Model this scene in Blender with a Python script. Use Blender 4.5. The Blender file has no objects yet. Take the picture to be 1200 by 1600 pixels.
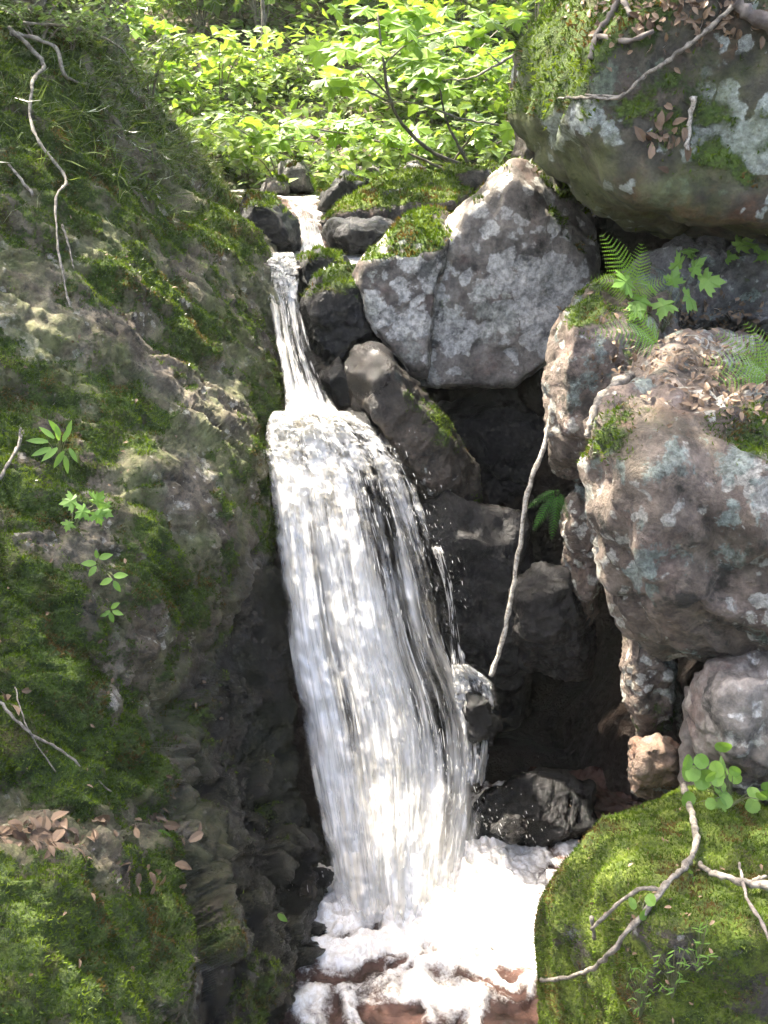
import bpy, bmesh, math, random
import numpy as np
from mathutils import Vector, Matrix
from mathutils.bvhtree import BVHTree

random.seed(7)
RNG = np.random.default_rng(7)
sc = bpy.context.scene
COL = sc.collection

# ------------------------------------------------------------------ camera
FPX, PITCH, CAMZ = 1604.0, math.radians(20.5), 3.0
cam_d = bpy.data.cameras.new("camera")
cam = bpy.data.objects.new("camera", cam_d)
COL.objects.link(cam)
cam.location = (0, 0, CAMZ)
cam.rotation_euler = (math.radians(90) - PITCH, 0, 0)
cam_d.sensor_fit = 'VERTICAL'
cam_d.sensor_height = 24.0
cam_d.lens = FPX / 1600 * 24.0
cam_d.clip_start = 0.05
cam_d.clip_end = 400
sc.camera = cam

# ------------------------------------------------------------------ world, sun, exposure
SUN = Vector((-0.38, 0.22, 0.90)).normalized()
world = bpy.data.worlds.new("World")
sc.world = world
world.use_nodes = True
wn = world.node_tree.nodes
wl = world.node_tree.links
wn.clear()
w_out = wn.new('ShaderNodeOutputWorld')
w_bg = wn.new('ShaderNodeBackground')
w_sky = wn.new('ShaderNodeTexSky')
w_sky.sky_type = 'NISHITA'
w_sky.sun_disc = False
w_sky.sun_elevation = math.asin(SUN.z)
w_sky.sun_rotation = math.atan2(SUN.x, SUN.y)
w_sky.air_density = 0.6
w_sky.dust_density = 5.0
w_sky.ozone_density = 0.6
w_bg.inputs[1].default_value = 0.15
wl.new(w_sky.outputs[0], w_bg.inputs[0])
wl.new(w_bg.outputs[0], w_out.inputs[0])
sun_d = bpy.data.lights.new("sun", 'SUN')
sun_d.energy = 3.2
sun_d.angle = math.radians(0.53)
sun_d.color = (1.0, 0.94, 0.84)
sun = bpy.data.objects.new("sun", sun_d)
COL.objects.link(sun)
sun.location = SUN * 40
sun.rotation_euler = SUN.to_track_quat('Z', 'Y').to_euler()

sc.view_settings.view_transform = 'Standard'
sc.view_settings.look = 'None'
sc.view_settings.exposure = 3.05
sc.view_settings.gamma = 1.0
sc.view_settings.use_white_balance = True
sc.view_settings.white_balance_temperature = 6750
sc.view_settings.use_curve_mapping = False
sc.render.engine = 'CYCLES'
cy = sc.cycles
cy.max_bounces = 6
cy.diffuse_bounces = 3
cy.glossy_bounces = 3
cy.transmission_bounces = 5
cy.transparent_max_bounces = 14
cy.caustics_reflective = False
cy.caustics_refractive = False
cy.sample_clamp_indirect = 6.0
cy.use_denoising = True
cy.use_adaptive_sampling = True
cy.adaptive_threshold = 0.03
cy.adaptive_min_samples = 16
cy.volume_bounces = 0

# ------------------------------------------------------------------ maths helpers
CP, SP = math.cos(PITCH), math.sin(PITCH)

def Pn(u, v, d):
    """points of the place along sight lines: (u, v) direction and d metres of forward distance (arrays)"""
    u = np.asarray(u, float); v = np.asarray(v, float); d = np.asarray(d, float)
    x = (u - 600) / FPX; y = -(v - 800) / FPX
    Y = CP + y * SP; Z = -SP + y * CP
    k = d / Y
    return np.stack([x * k, d + 0 * x, CAMZ + Z * k], -1)

def P(u, v, d):
    return Vector(Pn(u, v, d).tolist())

def ray(u, v):
    return (P(u, v, 1.0) - Vector((0, 0, CAMZ))).normalized()

_H = RNG.integers(0, 2**31, 4096)

def _hash(ix, iy, iz, seed):
    h = (ix * 73856093) ^ (iy * 19349663) ^ (iz * 83492791) ^ (seed * 2654435761)
    h = (h ^ (h >> 13)) & 0xFFFFFFF
    h = (h * 1274126177) & 0x7FFFFFFFFFF
    return (h ^ (h >> 16)) & 4095

_G = RNG.normal(size=(4096, 3)); _G /= np.linalg.norm(_G, axis=1)[:, None]
_U3 = RNG.random((4096, 3))

def perlin(p, seed=0):
    i = np.floor(p).astype(np.int64); f = p - i
    w = f * f * f * (f * (f * 6 - 15) + 10)
    r = np.zeros(len(p))
    for cx in (0, 1):
        wx = w[:, 0] if cx else 1 - w[:, 0]
        for cyy in (0, 1):
            wy = w[:, 1] if cyy else 1 - w[:, 1]
            for cz in (0, 1):
                wz = w[:, 2] if cz else 1 - w[:, 2]
                g = _G[_hash(i[:, 0] + cx, i[:, 1] + cyy, i[:, 2] + cz, seed)]
                dt = g[:, 0] * (f[:, 0] - cx) + g[:, 1] * (f[:, 1] - cyy) + g[:, 2] * (f[:, 2] - cz)
                r += wx * wy * wz * dt
    return r * 1.5

def fbm(p, octv=4, gain=0.5, seed=0, ridged=False):
    a, r, q = 1.0, 0.0, p.copy()
    for k in range(octv):
        n = perlin(q, seed + k * 17)
        r = r + a * ((1 - 2 * np.abs(n)) if ridged else n)
        a *= gain; q = q * 2.03 + 11.7
    return r

def worley(p, seed=0):
    i = np.floor(p).astype(np.int64)
    f1 = np.full(len(p), 9.0); f2 = np.full(len(p), 9.0); idc = np.zeros(len(p))
    for dx in (-1, 0, 1):
        for dy in (-1, 0, 1):
            for dz in (-1, 0, 1):
                h = _hash(i[:, 0] + dx, i[:, 1] + dy, i[:, 2] + dz, seed)
                c = _U3[h] + i + (dx, dy, dz)
                dd = np.sqrt(((c - p) ** 2).sum(1))
                near = dd < f1
                f2 = np.where(near, f1, np.minimum(f2, dd))
                idc = np.where(near, h / 4096.0, idc)
                f1 = np.where(near, dd, f1)
    return f1, f2, idc

def sstep(a, b, x):
    t = np.clip((x - a) / (b - a), 0, 1)
    return t * t * (3 - 2 * t)

def vnormals(V, F):
    N = np.zeros_like(V)
    a, b, c = V[F[:, 0]], V[F[:, 1]], V[F[:, 2]]
    fn = np.cross(b - a, c - a) if F.shape[1] == 3 else np.cross(c - a, V[F[:, 3]] - b)
    for k in range(F.shape[1]):
        for ax in range(3):
            N[:, ax] += np.bincount(F[:, k], fn[:, ax], len(V))
    return N / np.maximum(np.linalg.norm(N, axis=1), 1e-12)[:, None]

# ------------------------------------------------------------------ object helpers
def mesh_np(name, V, F, mat, smooth=True, attrs=None, uv=None):
    V = np.asarray(V, np.float32); F = np.asarray(F, np.int32)
    me = bpy.data.meshes.new(name)
    n, k = F.shape
    me.vertices.add(len(V)); me.vertices.foreach_set('co', V.ravel())
    me.loops.add(n * k); me.loops.foreach_set('vertex_index', F.ravel())
    me.polygons.add(n)
    me.polygons.foreach_set('loop_start', np.arange(0, n * k, k, dtype=np.int32))
    me.polygons.foreach_set('loop_total', np.full(n, k, np.int32))
    me.polygons.foreach_set('use_smooth', np.full(n, smooth, bool))
    for an, arr in (attrs or {}).items():
        at = me.attributes.new(an, 'FLOAT', 'POINT')
        at.data.foreach_set('value', np.asarray(arr, np.float32))
    if uv is not None:
        l = me.uv_layers.new(name='UVMap')
        l.data.foreach_set('uv', np.asarray(uv, np.float32)[F.ravel()].ravel())
    me.update(calc_edges=True)
    me.validate()
    if mat: me.materials.append(mat)
    return me

def obj(name, me, parent=None, loc=None):
    o = bpy.data.objects.new(name, me)
    COL.objects.link(o)
    if parent: o.parent = parent
    if loc is not None: o.location = loc
    return o

def tag(o, label=None, cat=None, group=None, kind=None):
    if label: o['label'] = label
    if cat: o['category'] = cat
    if group: o['group'] = group
    if kind: o['kind'] = kind
    return o

def empty(name, loc, label=None, cat=None, group=None):
    o = bpy.data.objects.new(name, None)
    o.empty_display_size = 0.1
    COL.objects.link(o); o.location = loc
    return tag(o, label, cat, group)

def based(name, V, F, mat, parent=None, **kw):
    """mesh object whose origin is at the base centre of its points"""
    V = np.asarray(V, float)
    base = np.array([V[:, 0].mean(), V[:, 1].mean(), V[:, 2].min()])
    if parent is not None: base = np.array(parent.location)
    me = mesh_np(name, V - base, F, mat, **kw)
    return obj(name, me, parent, None if parent is not None else Vector(base.tolist()))

BVHS = []
def register(V, F):
    BVHS.append(BVHTree.FromPolygons([tuple(x) for x in V.tolist()], [tuple(x) for x in F.tolist()]))

def hit(u, v, maxd=30):
    o = Vector((0, 0, CAMZ)); d = ray(u, v)
    best = None
    for b in BVHS:
        r = b.ray_cast(o, d, maxd)
        if r[0] is not None and (best is None or r[3] < best[2]):
            n = r[1] if r[1].dot(d) < 0 else -r[1]
            best = (r[0], n, r[3])
    return best

# ------------------------------------------------------------------ materials
class NT:
    def __init__(s, name):
        s.m = bpy.data.materials.new(name); s.m.use_nodes = True
        s.t = s.m.node_tree; s.t.nodes.clear()
        s.out = s.n('OutputMaterial')
    def n(s, kind, **kw):
        nd = s.t.nodes.new('ShaderNode' + kind)
        for k, v in kw.items():
            if hasattr(nd, k): setattr(nd, k, v)
            else: nd.inputs[k].default_value = v
        return nd
    def l(s, a, b): s.t.links.new(a, b); return b
    def set(s, sock, v):
        if isinstance(v, bpy.types.NodeSocket): s.l(v, sock)
        elif isinstance(v, tuple) and len(v) == 3 and sock.type == 'RGBA': sock.default_value = (*v, 1)
        else: sock.default_value = v
    def noise(s, co, scale, detail=6, rough=0.6, dist=0.0, w=None):
        nd = s.n('TexNoise'); s.l(co, nd.inputs['Vector'])
        nd.inputs['Scale'].default_value = scale; nd.inputs['Detail'].default_value = detail
        nd.inputs['Roughness'].default_value = rough; nd.inputs['Distortion'].default_value = dist
        return nd.outputs[0]
    def off(s, co, v):
        nd = s.n('VectorMath', operation='ADD'); s.l(co, nd.inputs[0]); nd.inputs[1].default_value = v
        return nd.outputs[0]
    def ramp(s, f, a, b):
        nd = s.n('MapRange', interpolation_type='SMOOTHSTEP'); s.l(f, nd.inputs[0])
        nd.inputs[1].default_value = a; nd.inputs[2].default_value = b
        return nd.outputs[0]
    def math(s, op, a, b=0.0, clamp=False):
        nd = s.n('Math', operation=op, use_clamp=clamp)
        s.set(nd.inputs[0], a); s.set(nd.inputs[1], b)
        return nd.outputs[0]
    def mix(s, f, a, b, blend='MIX'):
        nd = s.n('Mix', data_type='RGBA', blend_type=blend)
        s.set(nd.inputs[0], f); s.set(nd.inputs[6], a); s.set(nd.inputs[7], b)
        return nd.outputs[2]
    def attr(s, name):
        return s.n('Attribute', attribute_name=name).outputs['Fac']

def rock_mat(name, c1, c2, lichen=0.5, lcol=(0.5, 0.49, 0.45), lcol2=(0.30, 0.36, 0.31), dark=0.5, wet=0.0,
             rust=0.0, scale=1.0, moss1=(0.032, 0.058, 0.008), moss2=(0.09, 0.135, 0.018), rustcol=(0.26, 0.09, 0.03), bump=0.9, pink=0.4, algae=0.0):
    t = NT(name)
    co = t.n('TexCoord').outputs['Object']
    mp = t.n('VectorMath', operation='SCALE'); t.l(co, mp.inputs[0]); mp.inputs['Scale'].default_value = scale
    co = mp.outputs[0]
    big = t.noise(co, 2.6, 5, 0.6)
    mid = t.noise(t.off(co, (3, 1, 7)), 9, 8, 0.68)
    fine = t.noise(t.off(co, (1, 5, 2)), 55, 6, 0.7)
    c = t.mix(t.ramp(big, 0.36, 0.64), c1, c2)
    c = t.mix(t.math('MULTIPLY', t.ramp(t.noise(t.off(co, (9, 2, 1)), 4.5, 6, 0.65), 0.52, 0.66), pink), c, (0.27, 0.185, 0.15))
    c = t.mix(t.ramp(mid, 0.30, 0.72), t.mix(1.0, c, (0.36, 0.35, 0.34), 'MULTIPLY'), c)
    if rust > 0:
        rm = t.math('MULTIPLY', t.ramp(t.noise(t.off(co, (4, 8, 3)), 3.2, 7, 0.62), 0.60 - 0.12 * rust, 0.72), rust)
        c = t.mix(rm, c, rustcol)
    if lichen > 0:
        # blotchy crusts: noise broken by small round thalli
        vor = t.n('TexVoronoi', feature='F1'); vor.inputs['Scale'].default_value = 13.0
        warp = t.n('VectorMath', operation='MULTIPLY_ADD')
        nz = t.n('TexNoise'); t.l(co, nz.inputs['Vector']); nz.inputs['Scale'].default_value = 14; nz.inputs['Detail'].default_value = 5
        t.l(nz.outputs['Color'], warp.inputs[0]); warp.inputs[1].default_value = (0.11, 0.11, 0.11); t.l(co, warp.inputs[2])
        t.l(warp.outputs[0], vor.inputs['Vector'])
        spot = t.math('SUBTRACT', 0.75, vor.outputs['Distance'])
        cover = t.noise(t.off(co, (7, 7, 1)), 2.3, 7, 0.62)
        f1 = t.math('ADD', t.math('ADD', t.math('MULTIPLY', spot, 0.35), cover), t.attr('lich'))
        lm = t.ramp(f1, 0.77 - 0.14 * lichen, 0.81 - 0.14 * lichen)
        lv = t.mix(t.ramp(fine, 0.3, 0.7), tuple(x * 0.62 for x in lcol), lcol)
        c = t.mix(t.math('MULTIPLY', lm, 0.9), c, lv)
        cover2 = t.noise(t.off(co, (2, 17, 5)), 4.1, 9, 0.68)
        lm2 = t.ramp(cover2, 0.60 - 0.05 * lichen, 0.64 - 0.05 * lichen)
        c = t.mix(t.math('MULTIPLY', lm2, 0.7), c, t.mix(t.ramp(fine, 0.3, 0.7), tuple(x * 0.55 for x in lcol2), lcol2))
    dk = t.ramp(t.noise(t.off(co, (5, 3, 19)), 6.5, 10, 0.72), 0.60 - 0.10 * dark, 0.68 - 0.06 * dark)
    c = t.mix(t.math('MULTIPLY', dk, 0.8), c, (0.022, 0.021, 0.017))
    c = t.mix(t.ramp(fine, 0.25, 0.75), t.mix(1.0, c, (0.45, 0.45, 0.45), 'MULTIPLY'), c)
    if algae > 0:
        ag = t.math('MULTIPLY', t.ramp(t.noise(t.off(co, (12, 4, 9)), 1.6, 8, 0.7), 0.40, 0.62), algae)
        c = t.mix(ag, c, t.mix(t.ramp(mid, 0.35, 0.65), (0.065, 0.08, 0.02), (0.16, 0.18, 0.055)))
    # wetness: darker, glossier rock
    wa = t.math('ADD', t.attr('wet'), wet, True)
    c = t.mix(t.math('MULTIPLY', wa, 0.93), c, t.mix(1.0, c, (0.075, 0.07, 0.072), 'MULTIPLY'))
    # moss
    mk = t.math('ADD', t.attr('moss'), t.math('MULTIPLY', t.math('SUBTRACT', mid, 0.5), 1.1))
    mk = t.math('ADD', mk, t.math('MULTIPLY', t.math('SUBTRACT', fine, 0.5), 0.5))
    mm = t.ramp(mk, 0.40, 0.58)
    mcol = t.mix(t.ramp(t.noise(t.off(co, (8, 1, 3)), 11, 8, 0.7), 0.33, 0.66), moss1, moss2)
    mcol = t.mix(t.ramp(t.noise(co, 3.1, 4, 0.6), 0.52, 0.7), mcol, (0.085, 0.075, 0.022))
    mcol = t.mix(t.ramp(fine, 0.3, 0.7), t.mix(1.0, mcol, (0.4, 0.4, 0.4), 'MULTIPLY'), mcol)
    c = t.mix(mm, c, mcol)
    c = t.mix(t.math('MULTIPLY', t.ramp(t.noise(t.off(co, (6, 6, 6)), 1.3, 5, 0.6), 0.45, 0.65), t.math('MULTIPLY', t.attr('moss'), 0.5, True)), c, t.mix(1.0, c, (0.75, 1.0, 0.45), 'MULTIPLY'))
    bs = t.n('BsdfPrincipled')
    t.l(c, bs.inputs['Base Color'])
    ro = t.math('SUBTRACT', 0.88, t.math('MULTIPLY', wa, 0.72))
    ro = t.math('ADD', ro, t.math('MULTIPLY', t.math('SUBTRACT', fine, 0.5), 0.3), True)
    ro = t.math('ADD', ro, t.math('MULTIPLY', mm, 0.4), True)
    t.l(ro, bs.inputs['Roughness'])
    bs.inputs['Specular IOR Level'].default_value = 0.5
    hgt = t.math('ADD', t.math('MULTIPLY', mid, 0.7), t.math('MULTIPLY', fine, 0.35))
    hgt = t.math('ADD', hgt, t.math('MULTIPLY', mm, t.math('MULTIPLY', t.noise(co, 90, 3, 0.6), 0.5)))
    bp = t.n('Bump'); bp.inputs['Strength'].default_value = bump; bp.inputs['Distance'].default_value = 0.035
    t.l(hgt, bp.inputs['Height']); t.l(bp.outputs[0], bs.inputs['Normal'])
    t.l(bs.outputs[0], t.out.inputs[0])
    return t.m

def leaf_mat(name, c1, c2, trans=0.45, gloss=0.12):
    t = NT(name)
    tint = t.attr('tint')
    rnd = t.n('ObjectInfo').outputs['Random']
    f = t.math('FRACT', t.math('ADD', tint, rnd))
    c = t.mix(f, c1, c2)
    df = t.n('BsdfDiffuse'); t.l(c, df.inputs[0])
    tr = t.n('BsdfTranslucent')
    t.l(t.mix(1.0, c, (1.25, 1.25, 0.55), 'MULTIPLY'), tr.inputs[0])
    mx = t.n('MixShader'); mx.inputs[0].default_value = trans
    t.l(df.outputs[0], mx.inputs[1]); t.l(tr.outputs[0], mx.inputs[2])
    gl = t.n('BsdfGlossy'); gl.inputs['Roughness'].default_value = 0.38
    gl.inputs[0].default_value = (1, 1, 1, 1)
    fr = t.n('LayerWeight'); fr.inputs[0].default_value = 0.25
    m2 = t.n('MixShader'); t.l(t.math('MULTIPLY', fr.outputs['Fresnel'], gloss * 4), m2.inputs[0])
    t.l(mx.outputs[0], m2.inputs[1]); t.l(gl.outputs[0], m2.inputs[2])
    t.l(m2.outputs[0], t.out.inputs[0])
    return t.m

def plain_mat(name, c1, c2, scale=20, rough=0.85, bump=0.4, stretch=None):
    t = NT(name)
    co = t.n('TexCoord').outputs['Object']
    n1 = t.noise(co, scale, 6, 0.65)
    c = t.mix(t.ramp(n1, 0.35, 0.65), c1, c2)
    bs = t.n('BsdfPrincipled'); t.l(c, bs.inputs['Base Color']); bs.inputs['Roughness'].default_value = rough
    bp = t.n('Bump'); bp.inputs['Strength'].default_value = bump; bp.inputs['Distance'].default_value = 0.01
    t.l(n1, bp.inputs['Height']); t.l(bp.outputs[0], bs.inputs['Normal'])
    t.l(bs.outputs[0], t.out.inputs[0])
    return t.m

M = {}
M['wall'] = rock_mat('mossy_schist', (0.18, 0.14, 0.088), (0.36, 0.30, 0.215), lichen=0.5, algae=0.7, lcol=(0.56, 0.51, 0.42), lcol2=(0.26, 0.25, 0.17), dark=0.85, rust=0.3, scale=1.7, pink=0.3, rustcol=(0.17, 0.095, 0.045))
M['pale'] = rock_mat('lichen_granite', (0.27, 0.235, 0.195), (0.44, 0.39, 0.33), lichen=1.0, lcol=(0.66, 0.63, 0.56), lcol2=(0.46, 0.46, 0.39), dark=0.8, rust=0.25, scale=0.8, pink=0.8, bump=0.55)
M['giant'] = rock_mat('dark_boulder_rock', (0.085, 0.08, 0.06), (0.17, 0.155, 0.115), lichen=0.35, lcol=(0.55, 0.60, 0.56), lcol2=(0.19, 0.24, 0.17), dark=1.0, rust=0.4, scale=0.9, algae=0.7)  # dark grey-green rock of the overhanging boulder
M['right'] = rock_mat('pink_grey_boulder_rock', (0.19, 0.142, 0.112), (0.36, 0.28, 0.23), lichen=0.75, algae=0.1, bump=1.1, lcol=(0.56, 0.54, 0.47), lcol2=(0.30, 0.38, 0.34), dark=0.6, rust=0.3, scale=1.1, pink=0.8)
M['dark'] = rock_mat('wet_rock_with_shade', (0.013, 0.011, 0.009), (0.04, 0.031, 0.025), lichen=0.0, dark=0.6, wet=0.6, rust=0.12, scale=1.3, pink=0.0)  # wet rock, blackened further to put the hollow's shade into its colour
M['damp'] = rock_mat('damp_brown_rock', (0.10, 0.078, 0.055), (0.18, 0.14, 0.10), lichen=0.15, dark=0.7, wet=0.25, rust=0.25, scale=1.4, pink=0.1)
M['grey'] = rock_mat('grey_stream_rock', (0.16, 0.155, 0.145), (0.26, 0.25, 0.235), lichen=0.4, dark=0.5, rust=0.2, scale=1.4)
M['moss_rock'] = rock_mat('moss_covered_rock', (0.14, 0.12, 0.10), (0.22, 0.19, 0.165), lichen=0.2, dark=0.6, rust=0.3, scale=1.5, moss1=(0.05, 0.085, 0.008), moss2=(0.16, 0.21, 0.022))
M['rust'] = rock_mat('orange_stained_rock', (0.33, 0.20, 0.12), (0.42, 0.30, 0.22), lichen=0.3, dark=0.3, wet=0.2, rust=0.9, scale=2.0)
M['blade'] = leaf_mat('moss_blade', (0.05, 0.085, 0.009), (0.145, 0.18, 0.024), trans=0.35, gloss=0.02)
_bt = M['blade'].node_tree
for _l in list(_bt.links):
    if _l.from_node.type == 'MIX' and _l.from_node.blend_type == 'MIX' and _l.to_socket.type == 'RGBA':
        _rp = _bt.nodes.get('moss_ramp')
        if _rp is None:
            _rp = _bt.nodes.new('ShaderNodeValToRGB'); _rp.name = 'moss_ramp'
            _el = _rp.color_ramp.elements
            _el[0].position = 0.06; _el[0].color = (0.12, 0.075, 0.028, 1)
            _el[1].position = 0.95; _el[1].color = (0.125, 0.178, 0.020, 1)
            _e = _el.new(0.24); _e.color = (0.038, 0.070, 0.009, 1)
            _e = _el.new(0.55); _e.color = (0.072, 0.118, 0.012, 1)
            _at = [n_ for n_ in _bt.nodes if n_.type == 'ATTRIBUTE'][0]
            _bt.links.new(_at.outputs['Fac'], _rp.inputs[0])
        _bt.links.new(_rp.outputs[0], _l.to_socket)
M['maple'] = leaf_mat('maple_leaf_green', (0.15, 0.27, 0.032), (0.24, 0.37, 0.05), trans=0.6)
M['bush'] = leaf_mat('undergrowth_leaf', (0.12, 0.21, 0.032), (0.25, 0.35, 0.07), trans=0.6)
M['bush_dark'] = leaf_mat('shade_leaf', (0.09, 0.16, 0.028), (0.17, 0.26, 0.05), trans=0.55)  # darker green leaf of the low small-leaved shrubs
M['fern'] = leaf_mat('fern_green', (0.13, 0.26, 0.035), (0.21, 0.36, 0.055), trans=0.5, gloss=0.03)
M['fernd'] = leaf_mat('dark_fern_green', (0.05, 0.15, 0.03), (0.08, 0.20, 0.035), trans=0.45)
M['herb'] = leaf_mat('seedling_green', (0.13, 0.25, 0.05), (0.21, 0.35, 0.08), trans=0.45)
M['canopy'] = leaf_mat('canopy_leaf', (0.06, 0.12, 0.02), (0.11, 0.19, 0.03), trans=0.35)
M['needle'] = leaf_mat('dry_grass_green', (0.08, 0.12, 0.03), (0.17, 0.22, 0.06), trans=0.4)
M['litter'] = leaf_mat('dead_leaf_brown', (0.05, 0.03, 0.018), (0.27, 0.19, 0.125), trans=0.1)
M['bark'] = plain_mat('bark', (0.07, 0.055, 0.045), (0.16, 0.14, 0.12), 18)
M['stick'] = plain_mat('weathered_stick', (0.09, 0.078, 0.06), (0.28, 0.25, 0.20), 45, bump=.8)
M['birch'] = plain_mat('speckled_stick', (0.16, 0.14, 0.11), (0.50, 0.46, 0.38), 60)
M['twig'] = plain_mat('thin_twig', (0.12, 0.10, 0.085), (0.28, 0.24, 0.20), 40)
M['stem'] = plain_mat('green_stem', (0.10, 0.12, 0.05), (0.17, 0.17, 0.08), 40)

# ground
t = NT('forest_soil')
co = t.n('TexCoord').outputs['Object']
g1 = t.noise(co, 3, 8, 0.65); g2 = t.noise(co, 40, 6, 0.7)
c = t.mix(t.ramp(g1, 0.4, 0.6), (0.09, 0.068, 0.045), (0.17, 0.13, 0.08))
c = t.mix(t.ramp(t.noise(t.off(co, (3, 3, 3)), 1.7, 6, 0.6), 0.5, 0.6), c, (0.06, 0.085, 0.018))
c = t.mix(t.ramp(g2, 0.3, 0.7), t.mix(1.0, c, (0.5, 0.5, 0.5), 'MULTIPLY'), c)
wa = t.attr('wet')
c = t.mix(wa, c, t.mix(t.ramp(g1, 0.4, 0.6), (0.010, 0.008, 0.007), (0.028, 0.018, 0.013)))  # wet soil, its near-black tone also painting in the shade of the hollow
bs = t.n('BsdfPrincipled'); t.l(c, bs.inputs['Base Color'])
t.l(t.math('SUBTRACT', 0.9, t.math('MULTIPLY', wa, 0.55)), bs.inputs['Roughness'])
bp = t.n('Bump'); bp.inputs['Distance'].default_value = 0.05; t.l(g2, bp.inputs['Height']); t.l(bp.outputs[0], bs.inputs['Normal'])
t.l(bs.outputs[0], t.out.inputs[0])
M['soil'] = t.m

def sheet_mat(name, cover, uscale, vscale, seed, col=(0.88, 0.875, 0.85), col2=(0.82, 0.77, 0.66)):
    """falling water: white aerated streaks with clear gaps between them"""
    t = NT(name)
    uv = t.n('TexCoord').outputs['UV']
    def st(a, b, o):
        mp = t.n('Mapping'); t.l(uv, mp.inputs[0]); mp.inputs['Scale'].default_value = (a, b, 1); mp.inputs['Location'].default_value = (o, o * 1.7, o)
        return mp.outputs[0]
    a = t.noise(st(uscale * 1.7, vscale * 0.55, seed), 1.0, 5, 0.58, 0.5)
    b = t.noise(st(uscale * 4.5, vscale * 1.2, seed + 3), 1.0, 4, 0.6, 0.3)
    lump = t.noise(st(uscale * 1.1, vscale * 3.4, seed + 5), 1.0, 4, 0.55, 1.0)
    sy = t.n('SeparateXYZ'); t.l(uv, sy.inputs[0])
    mixn = t.n('Mix', data_type='FLOAT'); t.l(t.ramp(sy.outputs[1], 0.12, 0.55), mixn.inputs[0]); t.l(lump, mixn.inputs[2]); t.l(a, mixn.inputs[3])
    f = t.math('ADD', t.math('MULTIPLY', mixn.outputs[0], 0.76), t.math('MULTIPLY', b, 0.24))
    f = t.math('ADD', f, t.math('MULTIPLY', t.math('SUBTRACT', t.attr('dense'), 0.5), 0.30))
    al = t.ramp(f, 0.56 - 0.2 * cover, 0.80 - 0.2 * cover)
    al = t.math('MULTIPLY', al, t.attr('edge'))
    tone = t.noise(st(uscale * 0.5, vscale * 0.6, seed + 9), 1.0, 4, 0.6)
    cc = t.mix(t.ramp(tone, 0.46, 0.68), col, col2)
    df = t.n('BsdfDiffuse'); t.l(cc, df.inputs[0])
    tr = t.n('BsdfTranslucent'); t.l(cc, tr.inputs[0])
    m1 = t.n('MixShader'); m1.inputs[0].default_value = 0.4; t.l(df.outputs[0], m1.inputs[1]); t.l(tr.outputs[0], m1.inputs[2])
    gl = t.n('BsdfGlossy'); gl.inputs['Roughness'].default_value = 0.22
    bp = t.n('Bump'); bp.inputs['Strength'].default_value = 0.8; bp.inputs['Distance'].default_value = 0.03
    t.l(f, bp.inputs['Height'])
    for nd in (df, tr, gl): t.l(bp.outputs[0], nd.inputs['Normal'])
    m2 = t.n('MixShader'); m2.inputs[0].default_value = 0.10; t.l(m1.outputs[0], m2.inputs[1]); t.l(gl.outputs[0], m2.inputs[2])
    tp = t.n('BsdfTransparent')
    m3 = t.n('MixShader'); t.l(al, m3.inputs[0]); t.l(tp.outputs[0], m3.inputs[1]); t.l(m2.outputs[0], m3.inputs[2])
    t.l(m3.outputs[0], t.out.inputs[0])
    return t.m

def drop_mat():
    t = NT('white_water')
    df = t.n('BsdfDiffuse'); df.inputs[0].default_value = (0.88, 0.875, 0.85, 1)
    tr = t.n('BsdfTranslucent'); tr.inputs[0].default_value = (0.88, 0.875, 0.85, 1)
    gl = t.n('BsdfGlossy'); gl.inputs['Roughness'].default_value = 0.15
    tp = t.n('BsdfTransparent')
    m1 = t.n('MixShader'); m1.inputs[0].default_value = 0.5; t.l(df.outputs[0], m1.inputs[1]); t.l(tr.outputs[0], m1.inputs[2])
    m2 = t.n('MixShader'); m2.inputs[0].default_value = 0.15; t.l(m1.outputs[0], m2.inputs[1]); t.l(gl.outputs[0], m2.inputs[2])
    m3 = t.n('MixShader'); m3.inputs[0].default_value = 0.5; t.l(m2.outputs[0], m3.inputs[1]); t.l(tp.outputs[0], m3.inputs[2])
    t.l(m3.outputs[0], t.out.inputs[0])
    return t.m
M['drop'] = drop_mat()

def pool_mat():
    t = NT('tannin_pool_water')
    co = t.n('TexCoord').outputs['Object']
    foam = t.attr('foam')
    n1 = t.noise(co, 20, 9, 0.75, 1.5); n2 = t.noise(co, 90, 5, 0.7)
    f = t.math('ADD', foam, t.math('MULTIPLY', t.math('SUBTRACT', n1, 0.5), 1.1))
    f = t.math('ADD', f, t.math('MULTIPLY', t.math('SUBTRACT', n2, 0.5), 0.6))
    fm = t.ramp(f, 0.24, 0.86)
    c = t.mix(t.ramp(t.noise(co, 6, 5, 0.6), 0.35, 0.65), (0.04, 0.022, 0.017), (0.10, 0.056, 0.044))
    fc = t.mix(t.ramp(t.noise(co, 34, 7, 0.7, 1.0), 0.38, 0.62), (0.66, 0.62, 0.56), (0.88, 0.87, 0.85))
    c = t.mix(fm, c, fc)
    bs = t.n('BsdfPrincipled'); t.l(c, bs.inputs['Base Color'])
    t.l(t.math('ADD', 0.06, t.math('MULTIPLY', fm, 0.6)), bs.inputs['Roughness'])
    bs.inputs['IOR'].default_value = 1.33
    bp = t.n('Bump'); bp.inputs['Strength'].default_value = 0.6; bp.inputs['Distance'].default_value = 0.02
    t.l(t.math('ADD', t.math('MULTIPLY', fm, 0.6), t.math('ADD', n1, t.math('MULTIPLY', n2, 0.4))), bp.inputs['Height'])
    t.l(bp.outputs[0], bs.inputs['Normal'])
    t.l(bs.outputs[0], t.out.inputs[0])
    return t.m
M['pool'] = pool_mat()

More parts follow.
